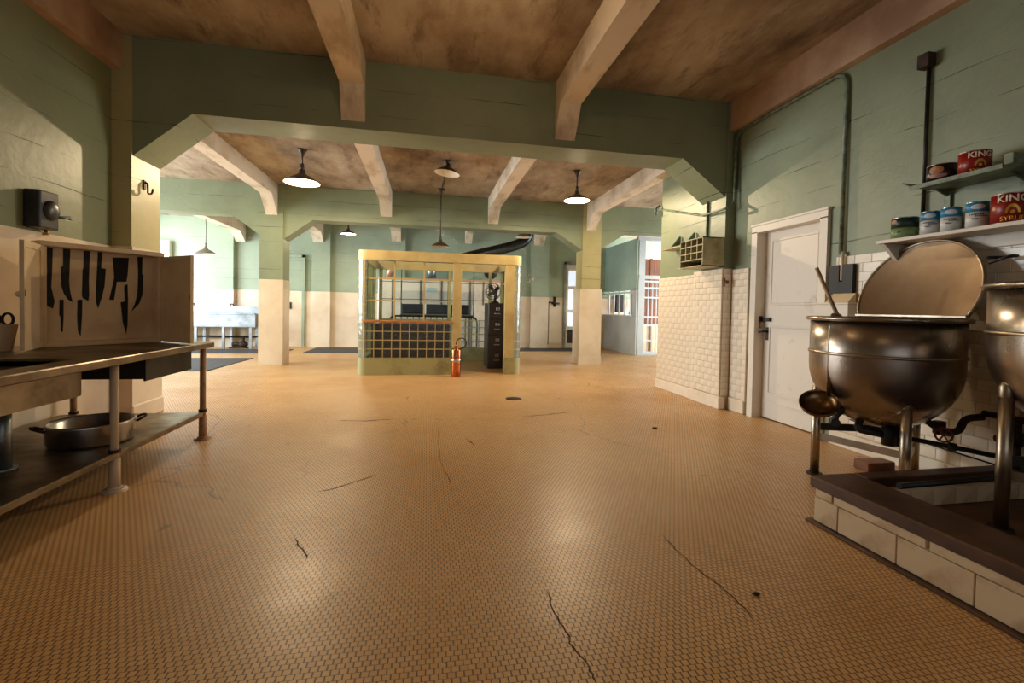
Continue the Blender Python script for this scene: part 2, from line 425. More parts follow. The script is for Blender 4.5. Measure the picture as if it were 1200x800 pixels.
FLO = bpy.data.objects['floor']
CRACK = plain('dark_crack_dirt', (58, 38, 24), .9)
for pts, wd in (([(640, 690), (649, 712), (660, 735), (668, 752), (690, 780), (698, 799)], .006), ([(775, 625), (790, 643), (815, 665), (840, 683), (860, 702), (885, 725)], .006),
                ([(395, 492.5), (430, 493), (462, 491)], .02), ([(372, 577), (400, 570), (441, 556)], .008), ([(512, 500), (517, 540), (530, 575)], .005), ([(545, 513), (557, 523)], .012),
                ([(610, 488), (640, 486), (672, 482)], .015), ([(880, 590), (915, 598), (950, 610)], .005), ([(345, 630), (352, 640), (360, 655)], .007)):
    P = []
    for (x0, y0), (x1, y1) in zip(pts, pts[1:]):
        for k in range(4):
            q = onz(x0 + (x1 - x0) * k / 4, y0 + (y1 - y0) * k / 4); P.append(Vector((q.x + random.uniform(-.008, .008), q.y + random.uniform(-.008, .008), 0)))
    q = onz(*pts[-1]); P.append(q); m = MB(); L = []; R_ = []
    for i, p in enumerate(P):
        t = (P[min(i + 1, len(P) - 1)] - P[max(i - 1, 0)]).normalized(); n = Vector((-t.y, t.x, 0)) * wd * random.uniform(.2, .6) * (0.15 if i in (0, len(P) - 1) else 1)
        L.append(m.bm.verts.new((p.x + n.x, p.y + n.y, .0012))); R_.append(m.bm.verts.new((p.x - n.x, p.y - n.y, .0012)))
    for i in range(len(P) - 1): m.bm.faces.new((R_[i], R_[i + 1], L[i + 1], L[i]))
    m.build('floor_crack', CRACK, FLO)

# left wall of the near bay
wl = struct('wall_left', MB().box((-3.3, BK, 0), (WL, H1 + .02, Z1)), GREEN_L, 'olive green painted wall behind the steel work table', 'wall')
MB().box((WL, BK, 0), (WL + .015, H1, 1.655)).build('wainscot', WHITE_WALL, wl)
MB().box((WL, BK, 3.29), (WL + .09, H1, Z1)).build('frieze', FRIEZE, wl)
# right wall of the near bay, with a door opening
mb = MB(); mb.box((WR, BK, 0), (4.0, 3.58, Z1)); mb.box((WR, 4.545, 0), (4.0, H1 + .02, Z1)); mb.box((WR, 3.58, 2.10), (4.0, 4.545, Z1))
mb.box((3.74, 3.58, 0), (4.0, 4.545, 2.1))
wr = struct('wall_right', mb, GREEN, 'green painted wall behind the kettles with a white door', 'wall')
MB().box((WR - .09, BK, 3.29), (WR, H1, Z1)).build('frieze', FRIEZE, wr)
MB().box((WR - .008, BK, 0), (WR, 3.5, 1.66)).build('wainscot_bed', GROUT, wr)
MB().box((WR - .02, BK, 0), (WR - .006, 3.5, .13), .004).build('baseboard', TILE, wr)
# wall behind the camera with a wide window
mb = MB(); mb.box((-3.3, BK - .25, 0), (-1.95, BK, Z1)); mb.box((2.55, BK - .25, 0), (4.0, BK, Z1)); mb.box((-1.95, BK - .25, 2.95), (2.55, BK, Z1)); mb.box((-1.95, BK - .25, 0), (2.55, BK, .85))
struct('wall_back', mb, GREEN, 'green wall with a wide window behind the viewer', 'wall')
mb = MB()
for k in range(7): mb.box((-1.95 + k * .75 - .02, BK - .16, .85), (-1.95 + k * .75 + .02, BK - .12, 2.95))
for k in range(5): mb.box((-1.95, BK - .155, .85 + k * .525 - .02), (2.55, BK - .125, .85 + k * .525 + .02))
w5 = struct('window_5', mb, BARS, 'wide steel window behind the viewer', 'window')
MB().box((-1.95, BK - .142, .85), (2.55, BK - .138, 2.95)).build('pane', SKYPANE, w5)

# shared tile piece (0.15 x 0.075 m), bevelled
def tile_mesh(wd, hd, th, mat, name='tile'):
    m = MB(); m.box((-th, -wd / 2, -hd / 2), (0, wd / 2, hd / 2), .0018, 1); return m.mesh(name, mat)
TM = {}
def put_tile(parent, x, y, z, wd, hd, rz=0.0, mat=TILE, th=.008):
    k = (round(wd, 3), round(hd, 3), mat.name, th)
    if k not in TM: TM[k] = tile_mesh(wd, hd, th, mat)
    o = bpy.data.objects.new('tile', TM[k]); COL.objects.link(o); o.parent = parent
    o.location = (x, y, z); o.rotation_euler = (0, 0, rz); return o
def tile_field(parent, fixed, a, b, z0, z1, axis, rows=.0762, wd=.1524, th=.008):
    """running-bond tiles: axis 'y' on a wall that faces -x at x=fixed, axis 'x' on one that faces -y"""
    r = 0; z = z0
    while z < z1 - .02:
        hd = min(rows, z1 - z); c = a - (wd / 2 if r % 2 else 0)
        while c < b - .001:
            lo, hi = max(c, a), min(c + wd, b)
            if hi - lo > .012:
                mid = (lo + hi) / 2
                if axis == 'y': put_tile(parent, fixed, mid, z + hd / 2, hi - lo - .0022, hd - .0022, 0, th=th)
                else: put_tile(parent, mid, fixed, z + hd / 2, hi - lo - .0022, hd - .0022, PI / 2, th=th)
            c += wd
        z += hd; r += 1
tile_field(wr, WR - .006, 2.17, 3.49, .14, 1.66, 'y')

# first concrete frame: two pilasters and a chamfered header
pl = struct('pilaster_left', MB().box((WL - .3, H1 - .02, 0), (-2.735, H1B, Z1)), OLIVE, 'yellowish olive concrete pilaster beside the knife cabinet', 'pilaster')
mb = MB(); mb.box((WL, H1 - .035, 0), (-2.72, H1B + .01, 1.66)); mb.build('wainscot', WHITE_WALL, pl)
MB().box((WL, H1 - .05, 0), (-2.705, H1B + .02, .16), .01).build('baseboard', WHITE_WALL, pl)
pr_ = struct('pilaster_right', MB().box((3.46, H1 - .02, 0), (4.0, 6.42, Z1)), GREEN, 'pale green concrete pier with white tiled foot right of the opening', 'pilaster')
mb = MB(); mb.box((3.452, H1 - .03, 0), (3.6, 5.5, 1.672)); mb.box((3.455, 5.5, 0), (3.6, 6.43, 1.64)); mb.box((3.56, 4.60, 0), (3.6, H1 - .03, 1.66)); mb.build('wainscot_bed', GROUT, pr_)
tile_field(pr_, 3.45, H1 - .03, 5.49, .16, 1.672, 'y', th=.02)
tile_field(pr_, 3.455, 5.50, 6.43, .15, 1.64, 'y', th=.012)
tile_field(pr_, H1 - .03, 3.45, 3.552, .16, 1.672, 'x', wd=.11)
tile_field(pr_, 3.56, 4.605, H1 - .05, .16, 1.66, 'y')
mb = MB(); mb.box((3.415, H1 - .055, 0), (3.5, 5.5, .15), .008); mb.box((3.43, 5.5, 0), (3.5, 6.45, .14), .008); mb.box((3.535, 4.605, 0), (3.6, H1 - .05, .15), .008); mb.build('baseboard', TILE, pr_)

mb = MB(); mb.prism([(-2.90, Z1 + .1), (-2.90, 2.50), (-2.735, 2.515), (-2.23, 2.95), (2.905, 2.93), (3.46, 2.52), (3.6, 2.52), (3.6, Z1 + .1)], 'y', H1, H1B)
struct('trim_1', mb, GREEN, 'dark green concrete header spanning the near opening with chamfered ends', 'header')

# second frame: two free columns, header with chamfers on both sides
cl = struct('column_left', MB().box((-3.055, H2 + .012, 0), (-2.645, H2B, Z2)), GREEN, 'green and white concrete column left of the booth', 'column')
MB().box((-3.062, H2, 0), (-2.638, H2B + .01, 1.60)).build('wainscot', WHITE_WALL, cl)
crr = struct('column_right', MB().box((3.19, H2 + .02, 0), (3.60, H2B, Z2)), OLIVE, 'olive and cream concrete column right of the booth', 'column')
MB().box((3.15, H2, 0), (3.635, H2B + .02, 1.59)).build('wainscot', WHITE_WALL, crr)
MB().box((3.14, H2 - .012, 0), (3.645, H2B + .03, .15)).build('baseboard', WHITE_WALL, crr)
mb = MB()
mb.prism([(-7.6, Z2 + .02), (-7.6, 2.78), (-3.55, 2.78), (-3.06, 2.42), (-2.64, 2.36), (-2.13, 2.74), (2.62, 2.74), (3.18, 2.40), (3.60, 2.44), (4.2, 2.82), (8.6, 2.82), (8.6, Z2 + .02)], 'y', H2 + .03, H2B - .02)
struct('trim_2', mb, GREEN, 'sage green concrete header behind the hanging lamps with chamfered ends', 'header')

# ceiling beams with short haunches
def beam(x0, x1, y0, y1, zs, zt, ze, hl, name, label):
    """soffit at zs, dropping to ze over the last hl metres before y1"""
    pts = [(y0, zt), (y0, zs), (y1 - hl, zs), (y1 - .02, ze), (y1, ze), (y1, zt)]
    m = MB(); m.prism(pts, 'x', x0, x1); return struct(name, m, BEAM, label, 'beam')
beam(-.877, -.645, BK, H1 + .02, 3.34, Z1, 3.02, .16, 'trim_3', 'cream ceiling beam left of centre in the near bay')
beam(1.355, 1.585, BK, H1 + .02, 3.34, Z1, 3.02, .22, 'trim_4', 'cream ceiling beam right of centre in the near bay')
for i, (x0, x1, ze, lb) in enumerate(((-2.945, -2.745, 2.785, 'cream ceiling beam meeting the left column top'), (-.90, -.69, 2.875, 'cream ceiling beam between the first two hanging lamps'),
                                      (1.185, 1.39, 2.845, 'cream ceiling beam right of the unlit ceiling lamp'), (3.272, 3.475, 2.82, 'cream ceiling beam meeting the right column top'))):
    beam(x0, x1, H1B - .1, H2 + .04, 3.12, Z2, ze, .36, 'trim_%d' % (5 + i), lb)
for i, (px0, px1, pz, lb) in enumerate(((367, 379, 284, 'short dark beam end far left beyond the second header'), (459, 470, 283, 'short dark beam end above the booth left half'),
                                        (545, 553, 285, 'short dark beam end above the booth right half'), (626, 637, 288, 'short dark beam end right of the booth far away'), (276, 287, 283, 'brown beam in the bright left room above the far sinks'))):
    a, b_ = ony(px0, pz, YF - .15), ony(px1, pz, YF - .15)
    beam(a.x, b_.x, H2B - .05, YF - .1, a.z + .25, Z2, a.z, .35, 'trim_%d' % (9 + i), lb)

# far and side walls of the large room
fw = struct('wall_far', MB().box((-7.6, YF, 0), (8.6, YF + .3, Z2)), GREEN_F, 'green far wall with white lower half behind the oven', 'wall')
MB().box((-7.6, YF - .02, 0), (8.6, YF, 1.50)).build('wainscot', WHITE_WALL, fw)
for x0, x1 in ((-3.03, -2.57), (-5.55, -4.95), (2.98, 3.5), (-1.0, -.6)):
    pp = MB().box((x0, YF - .14, 0), (x1, YF, Z2)).build('pilaster', GREEN_F, fw)
    MB().box((x0 - .008, YF - .15, 0), (x1 + .008, YF, 1.50)).build('pilaster_foot', WHITE_WALL, pp)
mb = MB()
for a, b_ in ((H1 - .1, 6.2), (8.95, 9.8), (12.6, YF)): mb.box((-7.6, a, 0), (-7.4, b_, Z2))
mb.box((-7.6, 6.2, 0), (-7.4, 8.95, .75)); mb.box((-7.6, 9.8, 0), (-7.4, 12.6, .75)); mb.box((-7.6, 6.2, 3.05), (-7.4, 8.95, Z2)); mb.box((-7.6, 9.8, 3.05), (-7.4, 12.6, Z2))
struct('wall_side_left', mb, GREEN_F, 'pale green outer wall with tall windows far left', 'wall')
mb = MB(); mb.box((-7.6, H1 - .2, 0), (-3.2, H1 + .1, Z2)); struct('wall_near_left', mb, GREEN_F, 'green partition closing the left room toward the viewer', 'wall')
mb = MB(); mb.box((3.9, H1 - .2, 0), (8.6, H1 + .1, Z2)); struct('wall_near_right', mb, GREEN_F, 'green partition closing the right room toward the viewer', 'wall')
mb = MB()
for a, b_ in ((H1 - .1, 6.9), (9.5, 11.0), (13.0, YF)): mb.box((8.4, a, 0), (8.6, b_, Z2))
mb.box((8.4, 6.9, 0), (8.6, 9.5, .75)); mb.box((8.4, 11.0, 0), (8.6, 13.0, .75)); mb.box((8.4, 6.9, 3.05), (8.6, 9.5, Z2)); mb.box((8.4, 11.0, 3.05), (8.6, 13.0, Z2))
struct('wall_side_right', mb, GREEN_F, 'pale green outer wall with tall windows far right', 'wall')
def steel_window(n, x, y0, y1, label):
    m = MB(); z0, z1 = .75, 3.05
    for k in range(5):
        y = y0 + (y1 - y0) * k / 4; m.box((x - .02, y - .02, z0), (x + .02, y + .02, z1))
    for k in range(6):
        z = z0 + (z1 - z0) * k / 5; m.box((x - .02, y0, z - .02), (x + .02, y1, z + .02))
    fr = struct('window_%d' % n, m, BARS, label, 'window')
    MB().box((x - .003, y0, z0), (x + .003, y1, z1)).build('pane', GLASS, fr)
steel_window(1, -7.5, 6.2, 8.95, 'tall steel window near end of the left outer wall')
steel_window(2, -7.5, 9.8, 12.6, 'tall steel window far end of the left outer wall')
steel_window(3, 8.5, 6.9, 9.5, 'tall steel window near end of the right outer wall')
steel_window(4, 8.5, 11.0, 13.0, 'tall steel window far end of the right outer wall')

# ================================================================== right door
dr = struct('door_1', MB().box((3.66, 3.665, .012), (3.70, 4.485, 2.03), .003), WHITE_P, 'white panelled wooden door with black latch in the right wall', 'door')
mb = MB()
mb.box((3.545, 4.475, 0), (3.74, 4.56, 2.04)); mb.box((3.545, 3.575, 0), (3.74, 3.66, 2.04)); mb.box((3.545, 3.575, 2.03), (3.74, 4.56, 2.115))
mb.box((3.535, 3.565, 2.10), (3.58, 4.57, 2.125), .004)
mb.build('door_frame', WHITE_P, dr)
def door_panel(z0, z1, y0=3.79, y1=4.36):
    p = MB().box((3.652, y0, z0), (3.662, y1, z1), .004).build('door_panel', WHITE_P, dr)
    m = MB()
    for a, b_ in (((3.646, y0 - .02, z0 - .02), (3.664, y1 + .02, z0)), ((3.646, y0 - .02, z1), (3.664, y1 + .02, z1 + .02)), ((3.646, y0 - .02, z0), (3.664, y0, z1)), ((3.646, y1, z0), (3.664, y1 + .02, z1))):
        m.box(a, b_, .003)
    m.build('panel_moulding', WHITE_P, p)
door_panel(1.26, 1.92); door_panel(.30, 1.0)
MB().box((3.648, 3.70, .19), (3.66, 4.45, .205)).build('kick_rail', WHITE_P, dr)
mb = MB(); mb.box((3.63, 4.36, 1.065), (3.655, 4.50, 1.105), .003); mb.box((3.60, 4.47, 1.05), (3.645, 4.51, 1.12), .003); mb.build('hasp', BLACK, dr)
lk = MB().box((3.60, 4.455, .985), (3.63, 4.50, 1.045), .006).build('padlock', STEEL, dr)
MB().tube(arc((3.615, 4.478, 1.045), .016, 0, PI, 8, 'yz'), .005, 8).build('shackle', STEEL, lk)
mb = MB(); mb.box((3.645, 4.375, .86), (3.66, 4.425, 1.0), .004); mb.cyl((3.655, 4.40, .955), (3.60, 4.40, .955), .012); mb.tube([(3.60, 4.40, .955), (3.60, 4.44, .95), (3.605, 4.47, .945)], .011); mb.build('door_handle', BLACK, dr)

# ================================================================== steel work table (left)
tb = thing('work_table', 'long stainless steel work table with sink, undershelf and pipe legs', 'table', (-2.32, 2.8, 0))
ZT = .815
mb = MB()
mb.box((-2.85, 1.0, .77), (-2.46, 4.345, ZT), .004); mb.box((-1.955, 1.0, .768), (-1.79, 4.345, ZT), .006); mb.box((-2.46, 3.02, .77), (-1.955, 4.345, ZT)); mb.box((-2.46, 1.0, .77), (-1.955, 1.75, ZT))
mb.build('table_top', STEEL_T, tb)
mb = MB()
mb.box((-2.47, 1.74, .60), (-1.945, 3.03, .615)); mb.box((-1.957, 1.74, .605), (-1.942, 3.03, .80)); mb.box((-2.475, 1.74, .605), (-2.46, 3.03, .80)); mb.box((-2.47, 1.735, .605), (-1.945, 1.75, .80)); mb.box((-2.47, 3.02, .605), (-1.945, 3.035, .80))
sk = mb.build('sink_basin', STEEL_T, tb)
mb = MB(); mb.cyl((-2.2, 2.87, .235), (-2.2, 2.87, .61), .034); mb.cyl((-2.2, 2.87, .56), (-2.2, 2.87, .61), .06); mb.cyl((-2.2, 2.87, .236), (-2.2, 2.87, .25), .055); mb.build('drain_pipe', GALV, sk)
mb = MB(); mb.box((-2.85, 1.0, .198), (-1.82, 4.215, .236), .006); mb.build('undershelf', STEEL_T, tb)
dw = MB().box((-2.40, 3.48, .625), (-1.865, 4.07, .765)).build('drawer_case', DARK_BOX, tb)
MB().box((-1.865, 3.47, .612), (-1.85, 4.085, .762), .003).build('drawer_front', DUCT, dw)
for k, (lx, ly) in enumerate(((-1.84, 1.4), (-1.84, 3.14), (-1.84, 4.25), (-2.78, 1.4), (-2.78, 3.14), (-2.78, 4.25))):
    m_ = LEGP if ly < 4 else LEG_ORANGE
    lg = MB().cyl((lx, ly, .02), (lx, ly, .775), .0225).build('leg', m_, tb)
    mb = MB(); mb.cyl((lx, ly, .0), (lx, ly, .20), .029); mb.lathe([(.0, .018), (.062, .012), (.066, .0)], (lx, ly, 0), 20); mb.cyl((lx, ly, .012), (lx, ly, .03), .045, .032); mb.build('leg_foot', m_, lg)
    MB().cyl((lx, ly, .232), (lx, ly, .252), .031).build('collar', RUST, lg)

# aluminium rondeau pot on the undershelf
pc = Vector((-2.12, 3.40, .237))
pt = thing('cooking_pot', 'wide shallow aluminium pot on the work table undershelf', 'pot', pc)
MB().lathe([(0, .012), (.19, .012), (.205, .02), (.21, .13), (.217, .137), (.223, .132), (.221, .12), (.217, .02), (.205, .0), (0, .0)], (0, 0, 0), 48).build('pot_body', ALU, pt, world=False)
for s in (-1, 1):
    d = Vector((.8 * s, .6 * s, 0)).normalized(); n = Vector((-d.y, d.x, 0))
    pts = [d * .217 + n * .05 + Vector((0, 0, .105)), d * .265 + n * .045 + Vector((0, 0, .128)), d * .28 + Vector((0, 0, .133)), d * .265 - n * .045 + Vector((0, 0, .128)), d * .217 - n * .05 + Vector((0, 0, .105))]
    MB().tube(fillet(pts, .03), .008, 8).build('pot_handle', RUST, pt, world=False)

# knife cabinet, standing open on the table, turned toward the room
hl = Vector((-2.585, 3.665, ZT)); hr = Vector((-2.155, 4.265, ZT))
u = (hr - hl); CW = u.length; ang = math.atan2(u.y, u.x)
kc = thing('knife_cabinet', 'open cream wooden cabinet with black painted knife silhouettes on its back', 'cabinet', hl, ang)
# local frame: x runs along the front (0..CW), y into the cabinet (depth), z up;  rotation puts +y toward the wall
CH, CD = .70, .12
mb = MB()
mb.box((0, 0, .002), (CW, CD, .035), .004); mb.box((-.012, -.015, CH), (CW + .012, CD, CH + .035), .004); mb.box((0, 0, .03), (.03, CD, CH), .003); mb.box((CW - .03, 0, .03), (CW, CD, CH), .003)
mb.build('case', CREAM_P, kc, world=False)
bkp = MB().box((.02, CD - .03, .03), (CW - .02, CD - .015, CH)).build('back_panel', CREAM_P, kc, world=False)
def cab_door(hx, dirv, width, name='cabinet_door'):
    d = Vector((dirv[0], dirv[1], 0)).normalized(); n = Vector((-d.y, d.x, 0)) * .011
    h0 = Vector((hx, 0, .006))
    def slab(a, b_, z0, z1, t):
        P = [h0 + d * a - n * t, h0 + d * b_ - n * t, h0 + d * b_ + n * t, h0 + d * a + n * t]
        return [Vector((p.x, p.y, z0)) for p in P] + [Vector((p.x, p.y, z1)) for p in P]
    F = [(0, 3, 2, 1), (4, 5, 6, 7), (0, 1, 5, 4), (1, 2, 6, 5), (2, 3, 7, 6), (3, 0, 4, 7)]
    m = MB()
    for a, b_, z0, z1 in ((0, .04, .01, CH), (width - .04, width, .01, CH), (.04, width - .04, .01, .05), (.04, width - .04, CH - .04, CH)):
        m.hull(slab(a, b_, z0, z1, 1.0), F)
    o = m.build(name, CREAM_P, kc, world=False)
    MB().hull(slab(.038, width - .038, .048, CH - .038, .45), F).build('door_panel', CREAM_P, o, world=False)
    k = h0 + d * (width - .015) + Vector((0, 0, CH * .52)); nn = n.normalized()
    MB().box((k.x - .012, k.y - .012, k.z - .02), (k.x + .012, k.y + .012, k.z + .02), .003).build('latch', BRASS, o, world=False)
    return o
def to_local(p):
    d = Vector((p[0], p[1], 0)) - Vector((hl.x, hl.y, 0)); c, s = math.cos(-ang), math.sin(-ang)
    return (d.x * c - d.y * s, d.x * s + d.y * c)
_a = math.radians(-69); lo_ = to_local((hl.x + math.cos(_a), hl.y + math.sin(_a))); ld_ = cab_door(.0, lo_, .34); _v = Vector((lo_[0], lo_[1], 0)).normalized() * .28; _n = Vector((_v.y, -_v.x, 0)).normalized() * .03
MB().sphere((_v.x - .0 + _n.x, _v.y + _n.y, CH * .52), .018, 12, 8).build('knob', CREAM_P, ld_, world=False)
ro_ = to_local((-1.795, 3.985)); cab_door(CW, (ro_[0] - CW, ro_[1]), .44)
# silhouettes: outlines measured on the back panel as pixels, mapped to (x, z) on it
def panel_uv(px, py):
    O = hl + Vector((-math.sin(ang), math.cos(ang), 0)) * (CD - .032); nrm = Vector((-math.sin(ang), math.cos(ang), 0))
    d = ray(px, py); t = (O - EYE).dot(nrm) / d.dot(nrm); p = EYE + d * t - hl
    return (p.x * math.cos(ang) + p.y * math.sin(ang), p.z)
SIL = [
 [(55, 287.5), (62, 287.5), (61, 322), (60, 336), (64, 353), (62, 361.5), (55, 358)],
 [(74, 290), (82.5, 290.5), (81, 330), (82, 340), (85, 354), (80, 351), (75, 344), (72, 335), (71.5, 313), (74, 311)],
 [(98, 292.5), (105.5, 293.5), (104, 330), (104.5, 345), (103.5, 352.5), (97, 349), (96, 346), (97, 316), (98, 313)],
 [(115, 292.5), (117, 292), (120, 296), (118.5, 314), (124, 315), (122.5, 335), (119.5, 348), (115, 361), (112.5, 354), (113, 330), (114, 312)],
 [(132, 301.5), (151, 302), (149.5, 322), (148, 330), (137, 330), (133.5, 351.5), (128, 351), (131.5, 336), (134, 325)],
 [(161, 301), (167, 301), (166.5, 321), (168, 322), (167, 345), (163, 356), (154, 365), (158, 356), (161, 345), (162, 320)],
 [(70, 351), (74.5, 351), (74.5, 372), (73.5, 389), (71.5, 388), (71, 371), (69.5, 369)],
 [(91, 351), (96.5, 351), (96, 372), (94.5, 394), (91.5, 388), (90.5, 371)],
 [(146, 334), (149.5, 333), (150, 352), (149.5, 380), (148, 391), (144, 378), (141.5, 354), (146.5, 353), (145.5, 337)],
]
for pts in SIL:
    uv = [panel_uv(*p) for p in pts]
    uv = [(min(max(a, .022), CW - .022), b_) for a, b_ in uv]
    MB().prism(uv, 'y', CD - .033, CD - .029).build('knife_silhouette', BLACK_PAINT, bkp, world=False)
for hz in (.12, .56):
    for hx in (.0, CW): MB().cyl((hx, -.004, hz), (hx, -.004, hz + .06), .006, n=8).build('hinge', BRASS, kc, world=False)

# cream crock with black utensil handles, at the left edge
cp = onz(-1, 411, ZT)
ck = thing('utensil_crock', 'cream enamel crock holding black handled tools on the work table', 'crock', (cp.x, cp.y, ZT))
MB().lathe([(0, .0), (.055, .0), (.06, .006), (.085, .165), (.09, .17), (.082, .165), (.056, .01), (0, .01)], (0, 0, 0), 28).build('crock_body', CREAM_P, ck, world=False)
tg = thing('kitchen_shears', 'black looped shears standing in the cream crock', 'shears', (cp.x, cp.y, ZT + .012))
for s in (-1, 1):
    MB().tube([(.012 * s, 0, .0), (.02 * s, 0, .15)], .007, 8).build('blade', STEEL, tg, world=False)
    MB().tube([(.028 * s + .03 * math.cos(t) + .012, .01 * s, .19 + .038 * math.sin(t)) for t in [2 * PI * k / 16 for k in range(16)]], .008, 8, closed=True).build('finger_loop', BLACK, tg, world=False)

# wall isolator box
wb = thing('switch_box', 'dark enamel isolator switch box with lever on the left wall', 'switch box', (WL, 4.06, 1.665))
MB().box((WL + .001, 3.95, 1.675), (WL + .11, 4.13, 1.955), .012, 2).build('box_body', DARK_BOX, wb)
MB().sphere((WL + .11, 4.05, 1.815), .075, scale=(.45, 1, 1)).build('cover_dome', DARK_BOX, wb)
mb = MB(); mb.tube([(WL + .06, 4.12, 1.785), (WL + .08, 4.20, 1.79), (WL + .09, 4.27, 1.80)], [.01, .012, .015]); mb.build('lever', BLACK, wb)
MB().cyl((WL + .03, 4.12, 1.64), (WL + .03, 4.12, 1.68), .014).build('conduit_stub', BRASS, wb)
hk = thing('coat_hook', 'iron coat hook on the olive pilaster', 'hook', (-2.735, 5.1, 2.2))
MB().box((-2.735, 5.08, 2.24), (-2.722, 5.12, 2.33), .003).build('hook_plate', RUST, hk)
MB().tube(fillet([(-2.73, 5.1, 2.31), (-2.70, 5.1, 2.30), (-2.70, 5.1, 2.20), (-2.665, 5.1, 2.20), (-2.655, 5.1, 2.25)], .03), .009, 8).build('hook_arm', RUST, hk)

# ================================================================== steam kettles (right)
def steam_kettle(c, base, dz, label, full=True):
    """c: centre (x, y); base: height of what the legs stand on; dz: how much higher the bowl sits"""
    kt = thing('steam_kettle', label, 'kettle', (c[0], c[1], base), group='floor standing steam kettles')
    R, zr = .42, 1.12 + dz - base
    prof = [(0, zr - .735)]
    for i in range(1, 13):
        t = PI / 2 * i / 12; prof.append((R * math.sin(t), zr - .315 - .42 * math.cos(t)))
    prof += [(R, zr - .235), (R, zr - .01)]
    inner = [(r_ - .016 if r_ > .02 else 0, z_ + .016) for r_, z_ in prof[::-1]]; inner[0] = (R - .016, zr - .01)
    body = MB().lathe(prof + inner, (0, 0, 0), 64).build('bowl', KETTLE, kt, world=False)
    MB().tube([((R + .012) * math.cos(2 * PI * k / 56), (R + .012) * math.sin(2 * PI * k / 56), zr) for k in range(56)], .016, 10, closed=True).build('rim', KETTLE, body, world=False)
    MB().lathe([(R - .002, zr - .245), (R + .008, zr - .242), (R + .008, zr - .226), (R - .002, zr - .223)], (0, 0, 0), 64).build('weld_band', STEEL, body, world=False)
    L = ((-.31, .20), (-.15, -.30), (.33, .02))
    for lx, ly in L:
        lg = MB().cyl((lx, ly, .0), (lx, ly, zr - .52), .029, n=20).build('leg', STEEL, kt, world=False)
        MB().lathe([(0, zr - .46), (.02, zr - .47), (.031, zr - .50), (.031, zr - .54), (.029, zr - .55)], (lx, ly, 0), 20).build('leg_cap', STEEL, lg, world=False)
        MB().cyl((lx, ly, 0), (lx, ly, .012), .05, n=20).build('leg_foot', RUST, lg, world=False)
    zb = .20
    def bar(a, b_, z, hh, mat, nm='brace'):
        a, b_ = Vector((*a, z)), Vector((*b_, z)); d = (b_ - a).normalized(); n = Vector((-d.y, d.x, 0)) * .006
        v = [a - n, b_ - n, b_ + n, a + n]; v = v + [p + Vector((0, 0, hh)) for p in v]
        MB().hull(v, [(0, 3, 2, 1), (4, 5, 6, 7), (0, 1, 5, 4), (1, 2, 6, 5), (2, 3, 7, 6), (3, 0, 4, 7)]).build(nm, mat, kt, world=False)
    bar(L[0], L[1], zb + .06, .045, ALU); bar(L[0], L[2], zb + .12, .05, BLACK); bar(L[1], L[2], zb, .045, STEEL)
    # drain and steam fittings below the bowl
    m = MB(); m.tube(fillet([(-.18, -.02, zr - .68), (-.22, -.04, zr - .74), (-.05, -.12, zr - .77), (.05, -.12, zr - .78)], .03), .024, 10); m.cyl((-.06, -.12, zr - .83), (-.06, -.12, zr - .70), .04); m.cyl((.02, -.13, zr - .84), (.02, -.13, zr - .72), .03)
    m.tube([(.05, -.13, zr - .78), (.22, -.30, zr - .80), (.36, -.44, zr - .82)], .016, 10); m.cyl((.2, -.28, zr - .797), (.23, -.31, zr - .80), .026); m.build('drain_pipework', BLACK, kt, world=False)
    m = MB(); m.tube(fillet([(-.22, .04, zr - .62), (-.30, .05, zr - .66), (-.31, .05, zr - .73)], .03), .02, 10); m.cyl((-.30, .07, zr - .71), (-.33, .02, zr - .71), .028); m.tube([(-.28, .05, zr - .65), (-.32, .0, zr - .60)], .012); m.build('draw_off_tap', BLACK, kt, world=False)
    m = MB(); m.tube(fillet([(.16, -.1, zr - .62), (.25, -.20, zr - .72), (.30, -.27, zr - .72), (.31, -.29, zr - .62), (.40, -.33, zr - .605)], .05), .022, 10); m.cyl((.24, -.2, zr - .74), (.24, -.2, zr - .66), .034); m.build('steam_inlet', RUST, kt, world=False)
    wh = MB(); wc = Vector((.14, -.30, zr - .72)); wh.tube([wc + Vector((.042 * math.cos(t) * .6, -.042 * math.cos(t) * .8, .042 * math.sin(t))) for t in [2 * PI * k / 16 for k in range(16)]], .007, 6, closed=True)
    for t in (0, PI / 3, 2 * PI / 3): wh.tube([wc + Vector((.04 * math.cos(t) * .6, -.04 * math.cos(t) * .8, .04 * math.sin(t))), wc - Vector((.04 * math.cos(t) * .6, -.04 * math.cos(t) * .8, .04 * math.sin(t)))], .005, 6)
    wh.tube([wc, (.22, -.22, zr - .71)], .009, 8); wh.build('valve_wheel', RED_WHEEL, kt, world=False)
    if full:
        # domed lid with a straight hinge side, tilted up and back toward the wall
        Rl, ch = .40, -.164; lean = math.radians(20)
        hinge = Vector((.215, .02, zr + .03))
        def lid_pt(a, b_, off):   # a along the hinge (y), b_ up from the hinge, off toward the outside
            rr = math.hypot(a, b_ + ch); k = max(0, 1 - (rr / Rl) ** 2)
            o_ = .055 * k + off
            return hinge + Vector((math.sin(lean) * b_ + math.cos(lean) * o_, -a, math.cos(lean) * b_ - math.sin(lean) * o_))
        m = MB(); NV = 16; NU = 28
        def fn(off):
            def g(u_, v_):
                b_ = (Rl - ch) * v_ * .9995
                hw = math.sqrt(max(1e-6, Rl * Rl - (b_ + ch) ** 2)); return lid_pt(hw * (2 * u_ - 1), b_, off)
            return g
        m.grid(fn(0), NU, 24); m.grid(fn(.006), NU, 24)
        ld = m.build('lid', LID, kt, world=False)
        edge = []
        a_st = math.asin(ch / Rl)
